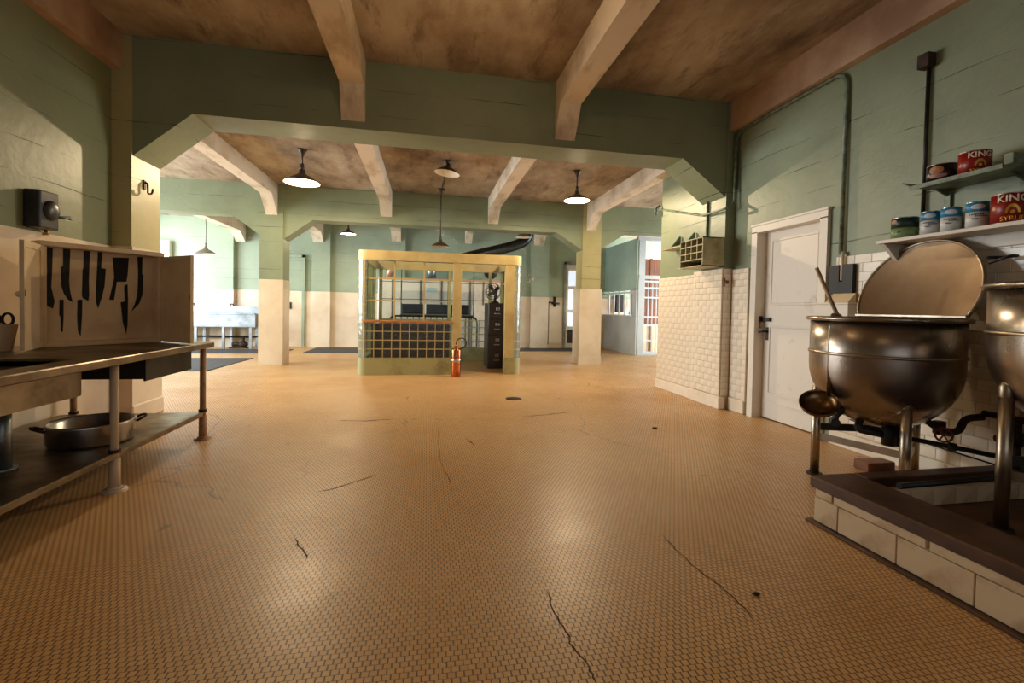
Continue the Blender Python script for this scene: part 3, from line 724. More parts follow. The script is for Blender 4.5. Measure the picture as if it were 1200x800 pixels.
        for i in range(41):
            t = a_st + (PI - 2 * a_st) * i / 40; edge.append(lid_pt(Rl * math.cos(t), Rl * math.sin(t) - ch, .004))
        MB().tube(edge, .011, 8).build('lid_rim', STEEL, ld, world=False)
        hw = math.sqrt(Rl * Rl - ch * ch)
        m = MB(); m.box((hinge.x - .02, hinge.y - hw - .01, hinge.z - .012), (hinge.x + .015, hinge.y + hw + .01, hinge.z + .006), .003); m.cyl((hinge.x, hinge.y - hw, hinge.z - .02), (hinge.x, hinge.y + hw, hinge.z - .02), .009); m.build('hinge_bar', STEEL, ld, world=False)
        a = lid_pt(.36, .40, .01); MB().tube(fillet([a, a + Vector((.06, -.03, -.0)), a + Vector((.06, -.12, 0)), a + Vector((-.0, -.12, .0)), lid_pt(.38, .36, .01)], .02), .009, 8).build('lid_handle', BLACK, ld, world=False)
        # back part of the cover that stays on the rim
        seg = []
        for i in range(13):
            t = -math.acos(.215 / .415) + 2 * math.acos(.215 / .415) * i / 12; seg.append((.415 * math.cos(t), .415 * math.sin(t)))
        MB().prism(seg, 'z', zr + .004, zr + .02).build('fixed_cover', STEEL, kt, world=False)
    return kt
steam_kettle((3.08, 2.63), 0.0, .005, 'large stainless steam kettle with raised lid beside the white door')
steam_kettle((3.13, 1.57), .10, .19, 'partly seen stainless steam kettle standing inside the tiled curb', full=False)

# ladle hung over the rim, wooden stirring paddle standing in the kettle
lx, ly = 2.705, 2.64
ll = thing('ladle', 'brown steel ladle hanging over the rim of the lidded kettle', 'ladle', (lx, ly, .55))
d = Vector((-.72, .69, 0)).normalized() * -1; out = Vector((lx - 3.08, ly - 2.63, 0)).normalized()
MB().tube(fillet([Vector((lx, ly, 1.09)) - out * .045, Vector((lx, ly, 1.15)) - out * .04, Vector((lx, ly, 1.152)) + out * .03, Vector((lx, ly, 1.0)) + out * .035, Vector((lx, ly, .60)) + out * .03], .03), .0125, 10).build('handle', STEEL, ll)
rot = (Matrix.Rotation(math.radians(38), 3, Vector((math.cos(YAW + .6), -math.sin(YAW + .6), 0))) )
bw = MB(); pr2 = [(0, -.075)] + [(.118 * math.sin(PI / 2 * i / 8), -.075 * math.cos(PI / 2 * i / 8)) for i in range(1, 9)]
pr2 += [(r_ - .004 if r_ > .01 else 0, z_ + .004) for r_, z_ in pr2[::-1]]
bw.lathe(pr2, Vector((lx, ly, .56)) + out * .10, 36, mat3=rot); bw.build('ladle_bowl', plain('ladle_brown_steel', (136, 108, 76), .3, 1.0, c2=(92, 68, 46), scale=6), ll)
p_top = onx(957, 314, 2.86); p_in = onx(986.5, 381, 2.92)
dirp = (p_in - p_top).normalized()
sp_ = thing('stirring_paddle', 'wooden stick of a stirring paddle leaning in the lidded kettle', 'paddle', p_in + dirp * .42)
MB().tube([p_top, p_in, p_in + dirp * .32], [.013, .013, .013], 12).build('shaft', WOOD_HANDLE, sp_)
q0 = p_in + dirp * .30
MB().hull([q0 + Vector((-.02, 0, 0)), q0 + Vector((.02, 0, 0)), q0 + Vector((.02, .02, 0)), q0 + Vector((-.02, .02, 0)), q0 + dirp * .12 + Vector((-.05, 0, 0)), q0 + dirp * .12 + Vector((.05, 0, 0)), q0 + dirp * .12 + Vector((.05, .02, 0)), q0 + dirp * .12 + Vector((-.05, .02, 0))],
    [(0, 3, 2, 1), (4, 5, 6, 7), (0, 1, 5, 4), (1, 2, 6, 5), (2, 3, 7, 6), (3, 0, 4, 7)]).build('blade', WOOD_HANDLE, sp_)

# tiled curb around the second kettle
cb = thing('kettle_curb', 'low tiled curb with brown metal cap around the right kettle', 'curb', (2.85, 1.0, 0))
XO, YO, ZC = 2.125, 2.18, .255
mb = MB(); mb.box((XO + .012, -.6, 0), (XO + .12, YO - .012, .20)); mb.box((XO + .1, YO - .12, 0), (3.56, YO - .012, .20)); mb.build('curb_core', GROUT, cb)
MB().box((XO + .1, -.6, 0), (3.56, YO - .1, .10)).build('basin_floor', BASIN_F, cb)
mb = MB(); mb.box((XO - .012, -.6, .195), (XO + .27, YO + .01, ZC), .008); mb.box((XO + .27, YO - .085, .195), (3.56, YO + .01, ZC), .006); mb.build('cap', CAP, cb)
MB().cyl((2.46, YO - .20, .255), (3.5, YO - .20, .275), .016).build('basin_pipe', BLACK, cb)
MB().box((XO - .03, -.6, 0), (XO + .02, YO + .015, .014), .005).build('base_strip', CAP, cb)
y = YO - .014; first = .15
while y > -.4:
    wd = first if first else .305; first = 0
    o = put_tile(cb, 0, 0, 0, wd - .006, .13, 0, CURB_T, .014); o.location = Vector((XO + .013, y - wd / 2, .082)) - cb.location
    y -= wd
for y0_, wd in ((YO - .014 - .06, .11), (YO - .014 - .35, .46), (YO - .014 - .82, .46), (YO - .014 - 1.28, .46)):
    o = put_tile(cb, 0, 0, 0, wd - .006, .04, 0, CURB_T, .013); o.location = Vector((XO + .012, y0_, .172)) - cb.location
for k in range(8):
    o = put_tile(cb, 0, 0, 0, .146, .088, PI / 2, CURB_T, .01); o.location = Vector((XO + .2 + k * .152 + .076, YO - .12, .148)) - cb.location
for k in range(5):
    o = put_tile(cb, 0, 0, 0, .28, .13, -PI / 2, CURB_T, .012); o.location = Vector((XO + .02 + k * .29 + .14, YO - .012, .082)) - cb.location
solo('wood_block', MB().box((3.20, 2.80, 0), (3.44, 2.92, .065), .005), WOOD_BLOCK, 'brown wooden block on the floor behind the lidded kettle', 'block', (3.32, 2.86, 0))
# steam supply pipe along the wall, dropping beside the second kettle
mb = MB(); mb.tube(fillet([(3.48, 2.30, .545), (3.50, 2.05, .54), (3.50, 1.6, .53), (3.50, 1.6, .13)], .05), .02, 10); mb.tube([(3.47, 2.12, .54), (3.47, 2.12, .13)], .02, 10); mb.cyl((3.44, 2.12, .43), (3.36, 2.15, .43), .022); mb.cyl((3.47, 2.12, .47), (3.47, 2.12, .39), .03)
solo('steam_pipe', mb, RUST, 'dark steam supply pipe between the two kettles', 'pipe', (3.5, 2.05, .1))
mb = MB(); mb.tube([(3.562, 3.3, .26), (3.562, 2.2, .215)], .006, 6); solo('gas_line', mb, BLACK, 'thin dark pipe running low along the tiled right wall', 'pipe', (3.562, 2.7, .2))

# ================================================================== fittings on the right wall
# lower shelf with cans
sh = thing('pantry_shelf', 'long white wooden wall shelf above the kettles carrying cans', 'shelf', (3.45, 2.2, 1.6))
MB().box((3.315, 1.3, 1.685), (3.572, 2.91, 1.71), .003).build('shelf_board', WHITE_P, sh)
MB().box((3.545, 1.3, 1.60), (3.572, 2.88, 1.684), .003).build('wall_cleat', WHITE_P, sh)
for y_ in (2.86, 1.5):
    MB().prism([(3.57, 1.684), (3.33, 1.684), (3.36, 1.66), (3.57, 1.45)], 'y', y_, y_ + .03).build('bracket', WHITE_P, sh)
# upper sheet-metal shelf
us = thing('metal_shelf', 'short green sheet metal shelf holding two cans high on the wall', 'shelf', (3.42, 2.38, 2.0))
mb = MB(); mb.box((3.27, 2.12, 2.035), (3.572, 2.64, 2.047)); mb.box((3.27, 2.07, 2.035), (3.572, 2.12, 2.10), .004); mb.box((3.266, 2.12, 2.018), (3.274, 2.64, 2.046))
mb.hull([(3.27, 2.64, 2.037), (3.27, 2.70, 2.075), (3.27, 2.70, 2.085), (3.27, 2.64, 2.047), (3.572, 2.64, 2.037), (3.572, 2.70, 2.075), (3.572, 2.70, 2.085), (3.572, 2.64, 2.047)], [(0, 1, 2, 3), (4, 7, 6, 5), (0, 4, 5, 1), (1, 5, 6, 2), (2, 6, 7, 3), (3, 7, 4, 0)])
mb.build('shelf_tray', PIPE_GREEN, us)
for y_ in (2.62, 2.20):
    mb = MB(); mb.box((3.56, y_ - .02, 1.80), (3.572, y_ + .02, 2.04)); mb.prism([(3.565, 1.99), (3.565, 2.035), (3.45, 2.035)], 'y', y_ - .006, y_ + .006); mb.build('bracket', PIPE_GREEN, us)

def text_on_can(txt, R, size, z, ang_c, mat, parent, name, depth=.0012):
    cu = bpy.data.curves.new('lettering', 'FONT'); cu.body = txt; cu.size = size; cu.align_x = 'CENTER'; cu.align_y = 'CENTER'; cu.offset = size * .02
    cu.resolution_u = 3
    to = bpy.data.objects.new('lettering', cu); COL.objects.link(to)
    dg = bpy.context.evaluated_depsgraph_get(); me = bpy.data.meshes.new_from_object(to.evaluated_get(dg))
    bpy.data.objects.remove(to); bpy.data.curves.remove(cu)
    bm = bmesh.new(); bm.from_mesh(me); bpy.data.meshes.remove(me)
    for _ in range(2):
        bmesh.ops.subdivide_edges(bm, edges=[e for e in bm.edges if e.calc_length() > .006], cuts=1)
    bmesh.ops.triangulate(bm, faces=bm.faces)
    ext = bmesh.ops.extrude_face_region(bm, geom=bm.faces[:])
    for v in ext['geom']:
        if isinstance(v, bmesh.types.BMVert): v.co.z += 1
    for v in bm.verts:
        a = ang_c + v.co.x / R; rr = R + (depth if v.co.z > .5 else .0002)
        v.co = Vector((rr * math.cos(a), rr * math.sin(a), z + v.co.y))
    bmesh.ops.recalc_face_normals(bm, faces=bm.faces)
    m = MB(); m.bm.free(); m.bm = bm
    return m.build(name, mat, parent, world=False)
def can(x, y, z, R, H, bands, label, group, mats, kind=None):
    c = thing('food_can', label, 'can', (x, y, z), group=group)
    MB().lathe([(0, 0), (R, 0), (R + .002, .003), (R, .006), (R, H - .006), (R + .002, H - .003), (R, H), (R - .004, H - .003), (0, H - .003)], (0, 0, 0), 36).build('can_body', ALU, c, world=False)
    for (z0, z1), m_ in zip(bands, mats):
        MB().lathe([(R, z0 * H), (R + .0012, z0 * H), (R + .0012, z1 * H), (R, z1 * H)], (0, 0, 0), 36).build('label_band', m_, c, world=False)
    return c
RED = plain('red_can_label', (150, 26, 18), .35, c2=(120, 18, 14), scale=20)
GOLD = plain('gold_can_print', (204, 150, 54), .3, .5)
SILV = plain('pale_can_lettering', (226, 214, 196), .35)
DKG = plain('dark_green_can_label', (22, 48, 36), .4)
LTG = plain('light_green_can_label', (120, 146, 92), .4)
BLUE = plain('blue_can_label', (44, 132, 178), .4)
WLAB = plain('white_can_label', (208, 210, 208), .4)
BLK = plain('black_can_label', (22, 18, 22), .35)
FACE = plain('ochre_can_print', (176, 122, 70), .5, c2=(140, 84, 50), scale=40)
PINK = plain('pink_can_print', (164, 110, 96), .5)
facing = math.atan2(-1.0, -1.35)
def patch(parent, R, z, a, da, dz, mat, name, n=20):
    """an oval print on the can, standing a hair proud"""
    m = MB(); rr = R + .002; rings = [[m.bm.verts.new((rr * math.cos(a), rr * math.sin(a), z))] * n]
    for q in range(1, 6):
        rings.append([m.bm.verts.new((rr * math.cos(a + da * q / 5 * math.cos(2 * PI * k / n)), rr * math.sin(a + da * q / 5 * math.cos(2 * PI * k / n)), z + dz * q / 5 * math.sin(2 * PI * k / n))) for k in range(n)])
    for A, B in zip(rings, rings[1:]):
        for k in range(n):
            k2 = (k + 1) % n
            m.bm.faces.new((A[k], B[k], B[k2]) if A[k] is A[k2] else (A[k], B[k], B[k2], A[k2]))
    return m.build(name, mat, parent, world=False)
ZS = 1.711
c = can(3.43, 2.795, ZS, .078, .155, ((.04, .50), (.50, .96)), 'green can with dark top, first on the lower shelf', 'cans above the kettles', (LTG, DKG))
patch(c, .078, .125, facing - .85, .3, .014, FACE, 'print'); patch(c, .078, .05, facing - .6, .35, .010, DKG, 'print')
for k, (y_, R_, H_, lb) in enumerate(((2.625, .050, .166, 'blue and white can right beside the green can'), (2.495, .052, .166, 'blue and white can between two other blue ones'), (2.345, .054, .168, 'blue and white can next to the big red can'))):
    c = can(3.43, y_, ZS, R_, H_, ((.03, .62), (.62, .97)), lb, 'cans above the kettles', (WLAB, BLUE))
    patch(c, R_ + .001, H_ * .80, facing, .62, .016, WLAB, 'print')
    m = MB()
    for r_, (z_, a0, a1) in enumerate(((.52, -.75, .55), (.46, -.2, .85), (.36, -.5, .1))):
        nseg = 7
        for q in range(nseg):
            t0 = a0 + (a1 - a0) * q / nseg; t1 = a0 + (a1 - a0) * (q + .72) / nseg
            P = [((R_ + .002) * math.cos(facing + t), (R_ + .002) * math.sin(facing + t), H_ * z_ + dz) for dz, ts in ((-.0035, (t0, t1)), (.0035, (t1, t0))) for t in ts]
            m.bm.faces.new([m.bm.verts.new(p) for p in P])
    m.build('small_print', BLK, c, world=False)
def syrup(x, y, z, R, H, label, turn=0.0):
    facing = math.atan2(-1.0, -1.35) + turn
    c = can(x, y, z, R, H, ((.02, .98),), label, 'cans above the kettles', (RED,))
    text_on_can('KING', R + .0015, H * .33, H * .80, facing, SILV, c, 'lettering')
    text_on_can('SYRUP', R + .0015, H * .21, H * .14, facing, GOLD, c, 'lettering')
    m = MB(); nn = 18; a = []; b_ = []
    for k in range(nn + 1):
        t = PI * k / nn; a.append((.36 * math.cos(t), .30 * math.sin(t))); b_.append((.24 * math.cos(t), .20 * math.sin(t)))
    def P(p): return ((R + .0026) * math.cos(facing + p[0]), (R + .0026) * math.sin(facing + p[0]), H * (.32 + p[1]))
    for k in range(nn): m.bm.faces.new([m.bm.verts.new(P(p)) for p in (a[k], a[k + 1], b_[k + 1], b_[k])])
    m.build('gold_arch', GOLD, c, world=False)
    patch(c, R + .001, H * .36, facing, .12, H * .055, GOLD, 'print')
    return c
syrup(3.425, 2.17, ZS, .086, .176, 'large red syrup can with gold arch on the lower shelf')
syrup(3.42, 2.365, 2.048, .078, .150, 'red syrup can with gold arch on the upper metal shelf', .3)
c = can(3.42, 2.552, 2.048, .080, .125, ((.02, .98),), 'black can with ochre picture on the upper metal shelf', 'cans above the kettles', (BLK,))
patch(c, .080, .085, facing - .4, .5, .026, FACE, 'print'); patch(c, .081, .045, facing - .3, .62, .014, PINK, 'print')

# black knife rack board and cream dispenser beside the door
kb = thing('slotted_rack', 'black slotted board on the tiles beside the white door', 'rack', (3.56, 3.41, 1.32))
mb = MB(); mb.box((3.53, 3.29, 1.33), (3.566, 3.395, 1.585), .003); mb.box((3.53, 3.425, 1.33), (3.566, 3.53, 1.585), .003); mb.box((3.53, 3.39, 1.33), (3.566, 3.43, 1.44)); mb.build('board', BLACK_PAINT, kb)
MB().cyl((3.545, 3.41, 1.45), (3.545, 3.41, 1.70), .013).build('conduit_drop', LEGP, kb)
ds = thing('towel_dispenser', 'cream sloping dispenser box below the black slotted board', 'dispenser', (3.5, 3.43, 1.03))
MB().box((3.44, 3.24, 1.04), (3.566, 3.58, 1.24), .004).build('body', WHITE_P, ds)
MB().box((3.43, 3.23, 1.238), (3.566, 3.59, 1.255), .003).build('ledge', WHITE_P, ds)
MB().prism([(3.44, 1.255), (3.525, 1.255), (3.525, 1.335)], 'y', 3.25, 3.47).build('sloping_cover', CREAM_P, ds)

# conduits
def conduit(pts, r, fil, mat, label, boxes=()):
    t = thing('conduit', label, 'conduit', pts[0]); 
    MB().tube(fillet(pts, fil, 7), r, 10).build('pipe', mat, t)
    for b_ in boxes: MB().box(b_[0], b_[1], .004).build('junction_box', RUST, t)
    return t
conduit([(3.555, 4.88, 2.6), (3.555, 4.88, 3.27), (3.555, 3.44, 3.27), (3.555, 3.44, 1.68)], .017, .14, PIPE_GREEN, 'green painted conduit looping over the white door')
conduit([(3.52, 4.845, 3.24), (3.52, 4.845, 2.42), (3.41, 4.845, 2.36), (3.415, 5.3, 2.37), (3.415, 6.42, 2.68)], .014, .08, PIPE_GREEN, 'thin conduit bending from the corner across the pale pier')
conduit([(3.445, 5.25, 2.60), (3.445, 5.25, 2.05)], .014, .02, PIPE_GREEN, 'short vertical conduit above the pigeonhole box', )
conduit([(3.56, 2.775, 2.96), (3.56, 2.775, 1.80)], .013, .02, BLACK, 'dark conduit dropping from a small square box behind the shelves', (((3.50, 2.735, 2.95), (3.572, 2.815, 3.05)),))
conduit([(3.44, 6.44, 2.74), (3.38, 6.46, 2.70), (3.38, 6.46, 2.60)], .02, .03, PIPE_GREEN, 'bent pipe end at the far top edge of the pale pier')

# pigeonhole box on the pier
cu = thing('pigeonhole_box', 'olive wooden pigeonhole box with dark slots on the pale pier', 'box', (3.3, 5.14, 1.69))
X0, Y0, Y1, ZA, ZB = 3.16, 4.885, 5.375, 1.69, 2.035
mb = MB(); t_ = .012
mb.box((X0, Y0, ZA), (3.44, Y0 + t_, ZB)); mb.box((X0, Y1 - t_, ZA), (3.44, Y1, ZB)); mb.box((X0, Y0, ZB - t_), (3.44, Y1, ZB)); mb.box((X0 - .02, Y0, ZA), (3.44, Y1, ZA + t_)); mb.build('case', GRID_PAINT, cu)
MB().box((3.415, Y0 + .01, ZA + .01), (3.435, Y1 - .01, ZB - .01)).build('back_panel', DARK_WOOD_SHADE, cu)  # near-black back puts the shade of the slots into the colour
for k in range(1, 4):
    y_ = Y0 + (Y1 - Y0) * k / 4; MB().box((X0 + .002, y_ - .006, ZA + .09), (3.42, y_ + .006, ZB - t_)).build('divider', GRID_PAINT, cu)
for k in range(3):
    z_ = ZA + .09 + k * .083; MB().box((X0 + .003, Y0 + .01, z_ - .006), (3.42, Y1 - .01, z_ + .006)).build('divider', GRID_PAINT, cu)
br = thing('bracket_shelf', 'small olive bracket shelf beyond the pigeonhole box', 'shelf', (3.35, 5.75, 1.98))
MB().box((3.24, 5.42, 2.0), (3.447, 6.0, 2.018)).build('shelf_board', GRID_PAINT, br)
for y_ in (5.5, 5.85): MB().prism([(3.445, 2.018), (3.445, 2.19), (3.425, 2.19), (3.31, 2.04), (3.27, 2.018)], 'y', y_, y_ + .02).build('bracket', PIPE_GREEN, br)
mb = MB(); mb.box((3.436, H1 - .06, 1.46), (3.455, H1 - .045, 1.56)); mb.box((3.475, H1 - .06, 1.49), (3.50, H1 - .045, 1.53)); solo('door_stop', mb, WOOD_BLOCK, 'small brown catch screwed to the tiled pier corner', 'catch', (3.46, H1 - .052, 1.46))

# ================================================================== hanging lamps
def lamp(px, py, rim_r, Y, ztop, lit, label, sh_mat=None, power=0, chain=False, tilt=0.0):
    c = ony(px, py, Y); R = rim_r
    lp = thing('pendant_lamp', label, 'lamp', (c.x, c.y, c.z), group='enamel shade lamps')
    k = R / .22
    outp = [(.035 * k, .17 * k), (.045 * k, .12 * k), (.07 * k, .10 * k), (.14 * k, .065 * k), (.20 * k, .02 * k), (.222 * k, -.004 * k)]
    inp = [(.214 * k, -.002 * k), (.195 * k, .014 * k), (.135 * k, .055 * k), (.065 * k, .09 * k), (0, .095 * k)]
    rot = Matrix.Rotation(tilt, 3, 'Y')
    so = MB().lathe(outp, (0, 0, 0), 32, mat3=rot).build('lamp_shade', sh_mat or SHADE_OUT, lp, world=False)
    MB().lathe([outp[-1]] + inp, (0, 0, 0), 32, mat3=rot).build('shade_lining', SHADE_IN, so, world=False)
    MB().cyl((0, 0, .16 * k), (0, 0, .25 * k), .034 * k, .022 * k).build('socket', sh_mat or SHADE_OUT, lp, world=False)
    MB().sphere((0, 0, .066 * k), .035 * k, 14, 10).build('bulb', BULB if lit else BULB_OFF, lp, world=False)
    top = ztop - c.z
    if top > .25 * k + .02:
        MB().cyl((0, 0, .24 * k), (0, 0, top), .011 if not chain else .014, n=10).build('stem', sh_mat or SHADE_OUT, lp, world=False)
    MB().lathe([(.018, -.10), (.03, -.06), (.06, -.012), (.065, 0), (0, 0)], (0, 0, top), 20).build('ceiling_rose', sh_mat or SHADE_OUT, lp, world=False)
    if lit:
        l = bpy.data.lights.new('bulb_light', 'POINT'); l.energy = power; l.color = (1.0, .77, .49); l.shadow_soft_size = .03 * k
        lo = bpy.data.objects.new('bulb_light', l); COL.objects.link(lo); lo.parent = lp; lo.location = (0, 0, .008)
    return lp
lamp(354, 214, .235, 7.06, Z2, True, 'lit lamp with brown shade at the left of the middle bay', power=270)
lamp(524, 203, .19, 7.06, Z2, False, 'unlit dark shade lamp close to the ceiling above the booth', tilt=.12)
lamp(676, 235, .20, 7.06, Z2, True, 'lit lamp at the right of the middle bay nearest the pale pier', power=270, chain=True)
lamp(516, 289, .18, 8.75, Z2, False, 'unlit lamp on a long rod right over the booth front')
lamp(408, 274, .17, 11.0, Z2, True, 'small lit lamp beyond the second header left of the booth', power=80)
lamp(613, 278, .18, 10.6, Z2, False, 'unlit grey lamp beside the bent metal duct', sh_mat=SHADE_OUT_G)
lamp(241, 297, .20, 11.2, Z2, False, 'grey lamp on a long cord in the bright left room', sh_mat=SHADE_OUT_G)
# conduit across the ceiling between the unlit lamp and the rod lamp
mb = MB(); mb.tube([(.283, 7.15, Z2 - .02), (.245, 8.72, Z2 - .02)], .012, 8); mb.cyl((.24, 8.75, Z2 - .03), (.24, 8.75, Z2 - .001), .06); solo('ceiling_conduit', mb, SHADE_OUT, 'thin dark conduit across the ceiling to the rod lamp', 'conduit', (.26, 7.9, Z2 - .03))
# bare ceiling bulbs of the near bay
def ceiling_bulb(x, y, power, label):
    lp = thing('ceiling_bulb', label, 'lamp', (x, y, Z1 - .2), group='bare bulbs of the near bay')
    MB().lathe([(0, .2), (.06, .2), (.055, .17), (.03, .14), (.026, .08), (0, .08)], (0, 0, 0), 20).build('socket', SHADE_OUT, lp, world=False)
    MB().sphere((0, 0, .03), .05, 16, 12).build('bulb', BULB, lp, world=False)
    l = bpy.data.lights.new('bulb_light', 'POINT'); l.energy = power; l.color = (1.0, .68, .36); l.shadow_soft_size = .06
    lo = bpy.data.objects.new('bulb_light', l); COL.objects.link(lo); lo.parent = lp; lo.location = (0, 0, -.06)
ceiling_bulb(.40, 3.2, 12, 'bare bulb on the near ceiling between the two beams')
ceiling_bulb(.40, .2, 4, 'bare bulb on the near ceiling above the viewer')

# ================================================================== glazed guard booth
BY, BR = 7.85, 9.85          # front and rear planes
bx0, bx1 = -1.125, 1.64
bo = thing('guard_booth', 'yellow framed booth of glass blocks and steel glazing in the middle', 'booth', (.26, 8.8, 0))
ZF0, ZF1 = 1.905, 2.065
RC = .15
def rounded(x0, x1, y0, y1, r, n=6):
    pts = []
    for cx, cy, a in ((x1 - r, y0 + r, -PI / 2), (x1 - r, y1 - r, 0), (x0 + r, y1 - r, PI / 2), (x0 + r, y0 + r, PI)):
        for k in range(n + 1): t = a + PI / 2 * k / n; pts.append((cx + r * math.cos(t), cy + r * math.sin(t)))
    return pts
def ring_wall(z0, z1, thick, mat, name, parent):
    o_, i_ = rounded(bx0, bx1, BY, BR, RC), rounded(bx0 + thick, bx1 - thick, BY + thick, BR - thick, max(.02, RC - thick))
    m = MB(); n = len(o_)
    V = [[m.bm.verts.new((p[0], p[1], z)) for p in L] for z in (z0, z1) for L in (o_, i_)]
    fs = []
    for k in range(n):
        k2 = (k + 1) % n
        for a, b_ in ((V[0], V[2]), (V[1], V[3]), (V[0], V[1]), (V[2], V[3])):
            fs.append(m.bm.faces.new((a[k], a[k2], b_[k2], b_[k])))
    bmesh.ops.recalc_face_normals(m.bm, faces=fs)
    return m.build(name, mat, parent)
ring_wall(ZF0, ZF1, .12, BOOTH, 'fascia', bo)
# plinth: front left, right stub, sides and rear
PX = .435
zb = .285
dl, drr = .58, 1.335        # doorway between post and right stub
mb = MB()
def plinth_outline(lst): mb.prism(lst, 'z', 0, zb)
n_ = 8
corner_l = [(bx0 + RC + RC * math.cos(t), BY + RC + RC * math.sin(t)) for t in [PI + PI / 2 * k / n_ for k in range(n_ + 1)]]
plinth_outline([(PX + .01, BY), (PX + .01, BY + .13), (bx0 + .16, BY + .13), (bx0 + .13, BY + .16), (bx0 + .13, BR), (bx0, BR)] + corner_l)
corner_r = [(bx1 - RC + RC * math.cos(t), BY + RC + RC * math.sin(t)) for t in [-PI / 2 + PI / 2 * k / n_ for k in range(n_ + 1)]]
plinth_outline([(drr, BY)] + corner_r + [(bx1, BR), (bx1 - .13, BR), (bx1 - .13, BY + .14), (drr, BY + .14)])
mb.box((bx0 + .13, BR - .13, 0), (bx1 - .13, BR, zb)); mb.build('plinth', BOOTH_B, bo)
# posts
for x0, x1, z0 in ((PX, dl, 0), (drr, 1.505, zb), (bx0 + .105, bx0 + .125, zb)):
    MB().box((x0, BY + .005, z0), (x1, BY + .12, ZF0), .004).build('post', BOOTH, bo)
for x_ in (bx0 + .16, PX, 1.30):
    MB().box((x_, BR - .11, zb), (x_ + .06, BR - .02, ZF0)).build('post', BOOTH_B, bo)
for y_ in (BY + .16, 8.85, BR - .2):
    for x_ in (bx0 + .02, bx1 - .10):
        MB().box((x_, y_, zb), (x_ + .08, y_ + .07, ZF0)).build('post', BOOTH_B, bo)
# glass block pieces
def block_mesh(wd, hd, th):
    m = MB(); m.box((-wd / 2, -th / 2, -hd / 2), (wd / 2, th / 2, hd / 2), .012, 2); return m.mesh('glass_block', BLOCK)
BMESH = block_mesh(.139, .139, .085)
def put_block(me, x, y, z, rz=0.0):
    o = bpy.data.objects.new('glass_block', me); COL.objects.link(o); o.parent = bo; o.location = Vector((x, y, z)) - bo.location; o.rotation_euler = (0, 0, rz)
# curved corner blocks (quarter rings)
def curved_block():
    m = MB(); n = 6; ro, ri, h = RC - .004, RC - .085, .139
    V = []
    for z in (-h / 2, h / 2):
        V.append([m.bm.verts.new((ro * math.cos(t), ro * math.sin(t), z)) for t in [PI + PI / 2 * k / n for k in range(n + 1)]])
        V.append([m.bm.verts.new((ri * math.cos(t), ri * math.sin(t), z)) for t in [PI + PI / 2 * k / n for k in range(n + 1)]])
    fs = []
    for k in range(n):
        for a, b_ in ((0, 2), (1, 3), (0, 1), (2, 3)): fs.append(m.bm.faces.new((V[a][k], V[a][k + 1], V[b_][k + 1], V[b_][k])))
    for k in (0, n): fs.append(m.bm.faces.new((V[0][k], V[1][k], V[3][k], V[2][k])))
    bmesh.ops.recalc_face_normals(m.bm, faces=fs)
    return m.mesh('glass_block', BLOCK_C)
CB = curved_block(); NROW = 11; rowh = (ZF0 - zb) / NROW
for k in range(NROW):
    z_ = zb + rowh * (k + .5)
    put_block(CB, bx0 + RC, BY + RC, z_); put_block(CB, bx1 - RC, BY + RC, z_, PI / 2)
for k in range(1, NROW):
    z_ = zb + rowh * k
    for cx, a in ((bx0 + RC, PI), (bx1 - RC, -PI / 2)):
        m = MB(); n = 6; V = []
        for z in (z_ - .008, z_ + .008):
            for r_ in (RC, RC - .095): V.append([m.bm.verts.new((cx + r_ * math.cos(t), BY + RC + r_ * math.sin(t), z)) for t in [a + PI / 2 * q / n for q in range(n + 1)]])
        fs = []
        for q in range(n):
            for i, j in ((0, 2), (1, 3), (0, 1), (2, 3)): fs.append(m.bm.faces.new((V[i][q], V[i][q + 1], V[j][q + 1], V[j][q])))
        bmesh.ops.recalc_face_normals(m.bm, faces=fs); m.build('mortar_joint', BOOTH, bo)
# lower front panel: 10 x 4 blocks between buff joints
fx0 = bx0 + .125; nx = 10; pw = (PX - fx0) / nx; ZSILL = .875; ph = (ZSILL - zb) / 4
for i in range(nx):
    for j in range(4): put_block(BMESH, fx0 + pw * (i + .5), BY + .06, zb + ph * (j + .5))
mb = MB()
for i in range(nx + 1): mb.box((fx0 + pw * i - .005, BY + .012, zb), (fx0 + pw * i + .005, BY + .108, ZSILL))
for j in range(1, 4): mb.box((fx0, BY + .0125, zb + ph * j - .005), (PX, BY + .1075, zb + ph * j + .005))
mb.build('mortar_joint', BOOTH, bo)
MB().box((fx0 - .03, BY - .03, ZSILL), (PX + .01, BY + .22, ZSILL + .038), .006).build('sill', WOOD_SILL, bo)
# upper front glazing: 3 x 3 panes
def glazing(axis, fixed, a, b_, z0, z1, cols, rows, mat, t=.012):
    m = MB()
    def bxx(p0, p1, q0, q1, d0=.02):
        if axis == 'x': m.box((p0, fixed - d0, q0), (p1, fixed + d0, q1))
        else: m.box((fixed - d0, p0, q0), (fixed + d0, p1, q1))
    for c_ in cols: bxx(c_ - t, c_ + t, z0, z1)
    for r_ in rows: bxx(a, b_, r_ - t * .8, r_ + t * .8, .019)
    g = m.build('glazing_bars', mat, bo)
    cs = [a] + list(cols) + [b_]; rs = [z0] + list(rows) + [z1]
    for i in range(len(cs) - 1):
        for j in range(len(rs) - 1):
            if cs[i + 1] - cs[i] < .06: continue
            mm = MB()
            if axis == 'x': mm.box((cs[i], fixed - .002, rs[j]), (cs[i + 1], fixed + .002, rs[j + 1]))
            else: mm.box((fixed - .002, cs[i], rs[j]), (fixed + .002, cs[i + 1], rs[j + 1]))
            mm.build('pane', GLASS, g)
glazing('x', BY + .06, fx0, PX, ZSILL + .038, ZF0, (-.534, -.048), (1.241, 1.603), BOOTH)
glazing('x', BR - .06, bx0 + .16, 1.30, .89, ZF0, (-.52, -.05, .435, .98), (1.30, 1.66), DUCT, .008)
